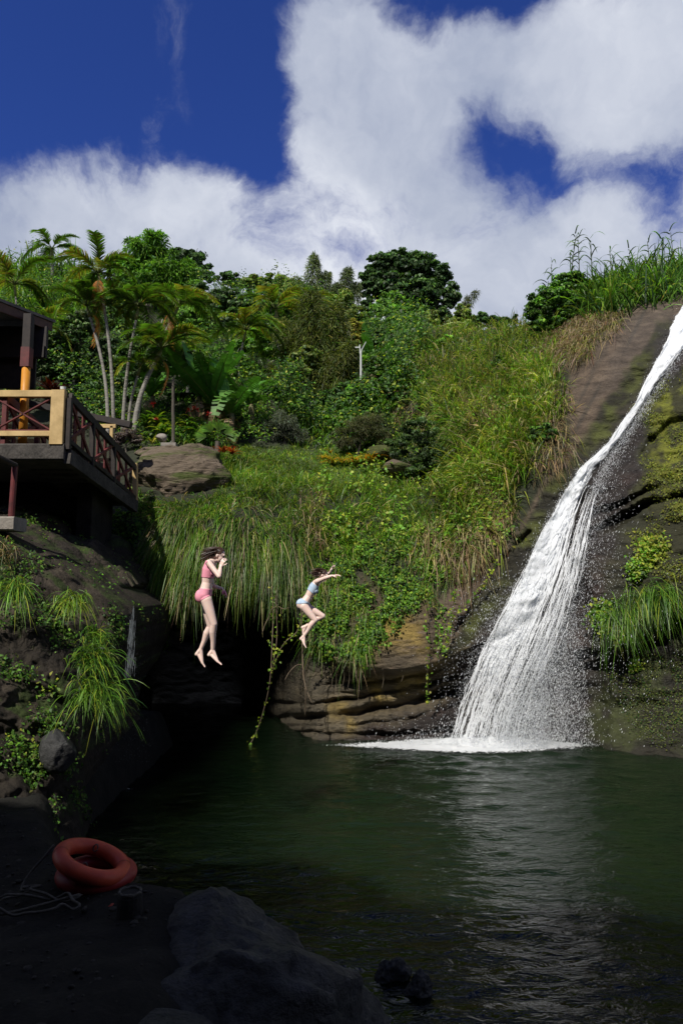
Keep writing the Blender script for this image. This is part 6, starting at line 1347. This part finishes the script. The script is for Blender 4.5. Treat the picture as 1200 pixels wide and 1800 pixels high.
    def cloth(nm, mask, mat, t=.005, label=None):
        idx = np.nonzero(mask)[0]; used = np.unique(np.concatenate([F[i] for i in idx])); mp = -np.ones(n, int); mp[used] = np.arange(len(used)); m = len(used)
        Vo = V[used] + nv[used] * t; Vi = V[used] - nv[used] * .003; VV = np.concatenate([Vo, Vi]); ff = [tuple(mp[j] for j in F[i]) for i in idx]
        ed = {}
        for f in ff:
            for a, b in zip(f, f[1:] + f[:1]):
                if (b, a) in ed: ed.pop((b, a))
                else: ed[(a, b)] = 1
        FF = ff + [(b, a, a + m, b + m) for a, b in ed]; mk(nm, VV, FF, mat, root, smooth=True, loc=o0).location = (0, 0, 0)
    P['clothes'](cloth, H, FWc, DPc, arm, cen, s)
    # hair: a cap following the skull and locks
    hc = np.array(hd + hu * .024 * s - hf * .014 * s); n_ = 1100; q = rng.normal(size=(n_, 3)); q /= np.linalg.norm(q, axis=1, keepdims=True)
    lf, ld, lu = q @ np.array(hf), q @ np.array(dep), q @ np.array(hu)
    k = (lf < .55 + .25 * lu) & (lu > -.55 + .9 * np.clip(lf + .05, 0, 1) * 1.0) & ~((lf > .05) & (lu < .25)); q = q[k]; lf, ld, lu = lf[k], ld[k], lu[k]
    MM = np.array([list(hf), list(dep), list(hu)]); RR = np.array([.100, .079, .094]) * s
    base = hc + (np.stack([lf, ld, lu], 1) * RR) @ MM
    bm = bmesh.new(); bmesh.ops.create_icosphere(bm, subdivisions=4, radius=1); Vh = np.array([v.co[:] for v in bm.verts]); Fh = [tuple(v.index for v in f.verts) for f in bm.faces]; bm.free()
    keep = [f for f in Fh if all((Vh[i][0] < .50 + .3 * Vh[i][2]) and (Vh[i][2] > -.45 + (1.1 * max(Vh[i][0] + .10, 0)) ) for i in f)]
    Vh2 = hc + (Vh * RR * (1 + .03 * fbm(Vh * np.array([2, 9, 9]), 3))[:, None]) @ MM; hr = mk('hair', Vh2, np.array(keep), HAIR, root, smooth=True, loc=o0); hr.location = (0, 0, 0)
    hb = np.array(P['hairdir']); D = -np.array(hf) * .5 + (q * .3) + hb * 1.0 + rng.normal(size=q.shape) * .12
    kk = lf < .25
    V3, F3, C3 = blades(base[kk], D[kk], rng.uniform(*P['hairlen'], kk.sum()), .007, np.ones((kk.sum(), 3)), P['hairdroop'], 6); mk('hair_locks', V3, F3, HAIR, hr, smooth=True, loc=o0).location = (0, 0, 0)
    for sgn in (-1, 1):
        V4, F4 = [], []
        e = hd + hf * .079 * s + dep * sgn * .030 * s + hu * .003 * s; bm = bmesh.new(); ell(bm, e, (.006 * s, .012 * s, .006 * s), M); me_ = bpy.data.meshes.new('eye'); bm.to_mesh(me_); bm.free(); eo = bpy.data.objects.new('eye', me_); COL.objects.link(eo); me_.materials.append(EYE); eo.parent = body; eo.location = (-J['pelvis'][0], -J['pelvis'][1], -J['pelvis'][2])
        V5, F5 = tube([hd + hf * .088 * s + dep * sgn * (.016) * s + hu * .020 * s, hd + hf * .086 * s + dep * sgn * .030 * s + hu * .026 * s, hd + hf * .074 * s + dep * sgn * .046 * s + hu * .020 * s], .0035 * s, 5); mk('eyebrow', V5, F5, HAIR, body, loc=o0).location = (0, 0, 0)
    V5, F5 = tube([hd + hf * .078 * s + dep * q_ * .020 * s - hu * .061 * s + hf * .010 * (1 - q_ * q_) for q_ in (-1, -.5, 0, .5, 1)], .0055 * s, 6); mk('lips', V5, F5, LIP, body, smooth=True, loc=o0).location = (0, 0, 0)
    return root
def clothmat(nm, c, c2): return plain(nm, c, .75, c2=c2, scale=14, bump=.1)
PINK = clothmat('pink_cloth', (.88, .36, .46), (.84, .30, .40)); BLUE = clothmat('pale_blue_cloth', (.50, .62, .76), (.40, .52, .68))
# --- left swimmer
d = 9.25
J = dict(pelvis=WV(361, 1046, d), chest=WV(366, 1006, d), neck=WV(374, 984, d), head=WV(385, 976, d - .0),
         sh_n=WV(367, 989, d - .155), el_n=WV(385, 1013, d - .23), wr_n=WV(388, 995, d - .13), sh_f=WV(369, 990, d + .15), el_f=WV(373, 1030, d + .20), wr_f=WV(391, 1035, d + .27),
         hip_n=WV(363, 1055, d - .075), kn_n=WV(376, 1097, d - .09), an_n=WV(374, 1143, d - .02), he_n=WV(368, 1151, d - .02), to_n=WV(390, 1168, d - .06),
         hip_f=WV(362, 1055, d + .075), kn_f=WV(370, 1101, d + .11), an_f=WV(353, 1141, d + .14), he_f=WV(346, 1150, d + .14), to_f=WV(361, 1172, d + .12))
def cl1(cloth, H, FW, DP, arm, cen, s):
    torso = (arm > .004)
    cloth('bikini_top', torso & (H > .235) & (H < .40 + .05 * (FW < .0) ) & ~((H > .37) & (FW > .03) & (np.abs(DP) < .04)), PINK)
    low = -.045 + .00 * H + .75 * (FW - .02).clip(-.12, .08)
    cloth('bikini_bottom', torso & (H < .085) & (H > np.where(np.abs(DP) > .03, low, -.085)), PINK)
hf1 = Vector((.93, -.12, -.34)).normalized(); hu1 = Vector((.36, 0, .93)); hu1 = (hu1 - hf1 * hu1.dot(hf1)).normalized()
def fixdep(hf, hu): return hf, hu
person('person', 'jumping girl in a pink bikini pinching her nose, left of the other', J, dict(s=.93, torso=[(0, -.005, .088, .150), (.14, .0, .082, .135), (.34, .005, .072, .112), (.52, .005, .082, .125), (.70, .0, .088, .138), (.86, -.005, .075, .135), (1.0, .0, .050, .060)],
       bust=(.055, .050), butt=(.034, .084), headq=None, headfw=hf1, headup=hu1, hairdir=(-1.0, 0, -.45), hairlen=(.07, .22), hairdroop=.2,
       hand_n=((.45, -.1, .9), (.6, .9, .3), .93, .75), hand_f=((.55, 0, -.8), (-.7, 0, -.5), .93, .35), clothes=cl1))
# --- right swimmer
d = 11.3
J = dict(pelvis=WV(534, 1062, d), chest=WV(549, 1036, d), neck=WV(560, 1020, d), head=WV(567.5, 1011, d),
         sh_n=WV(557, 1022, d - .14), el_n=WV(571, 1016, d - .22), wr_n=WV(584, 1012, d - .26), sh_f=WV(562, 1022, d + .14), el_f=WV(573, 1012, d + .2), wr_f=WV(580, 1006, d + .1),
         hip_n=WV(534, 1066, d - .075), kn_n=WV(554, 1090, d - .10), an_n=WV(534, 1118, d - .06), he_n=WV(529, 1123, d - .06), to_n=WV(538, 1138, d - .1),
         hip_f=WV(537, 1066, d + .075), kn_f=WV(567, 1083, d + .08), an_f=WV(537, 1101, d + .1), he_f=WV(531.5, 1103, d + .1), to_f=WV(534, 1119, d + .1))
def cl2(cloth, H, FW, DP, arm, cen, s):
    torso = (arm > .004)
    cloth('bikini_top', torso & (H > .245 + .15 * (.05 - FW).clip(-.1, .1) - .02) & (H < .37 + .1 * (.05 - FW).clip(-.05, .0)) , BLUE)
    low = .015 + .65 * (FW - .0).clip(-.12, .05)
    cloth('bikini_bottom', torso & (FW < .095) & (H < .065) & (H > np.where(np.abs(DP) > .03, low, -.06)), BLUE)
hf2 = Vector((.92, -.20, -.30)).normalized(); hu2 = Vector((.3, 0, .95)); hu2 = (hu2 - hf2 * hu2.dot(hf2)).normalized()
person('person', 'jumping girl in a pale blue bikini with knees bent and arms raised', J, dict(s=.90, torso=[(0, -.005, .082, .145), (.14, .0, .076, .130), (.34, .005, .068, .110), (.52, .005, .078, .125), (.70, .0, .082, .132), (.86, -.005, .068, .130), (1.0, .0, .046, .055)],
       bust=(.050, .046), butt=(.034, .080), headq=None, headfw=hf2, headup=hu2, hairdir=(-1.0, 0, -.3), hairlen=(.05, .15), hairdroop=.1,
       hand_n=((.8, -.1, .1), (.1, .1, -1), .93, .35), hand_f=((.4, 0, .8), (.7, -.3, -.3), .93, .3), clothes=cl2))
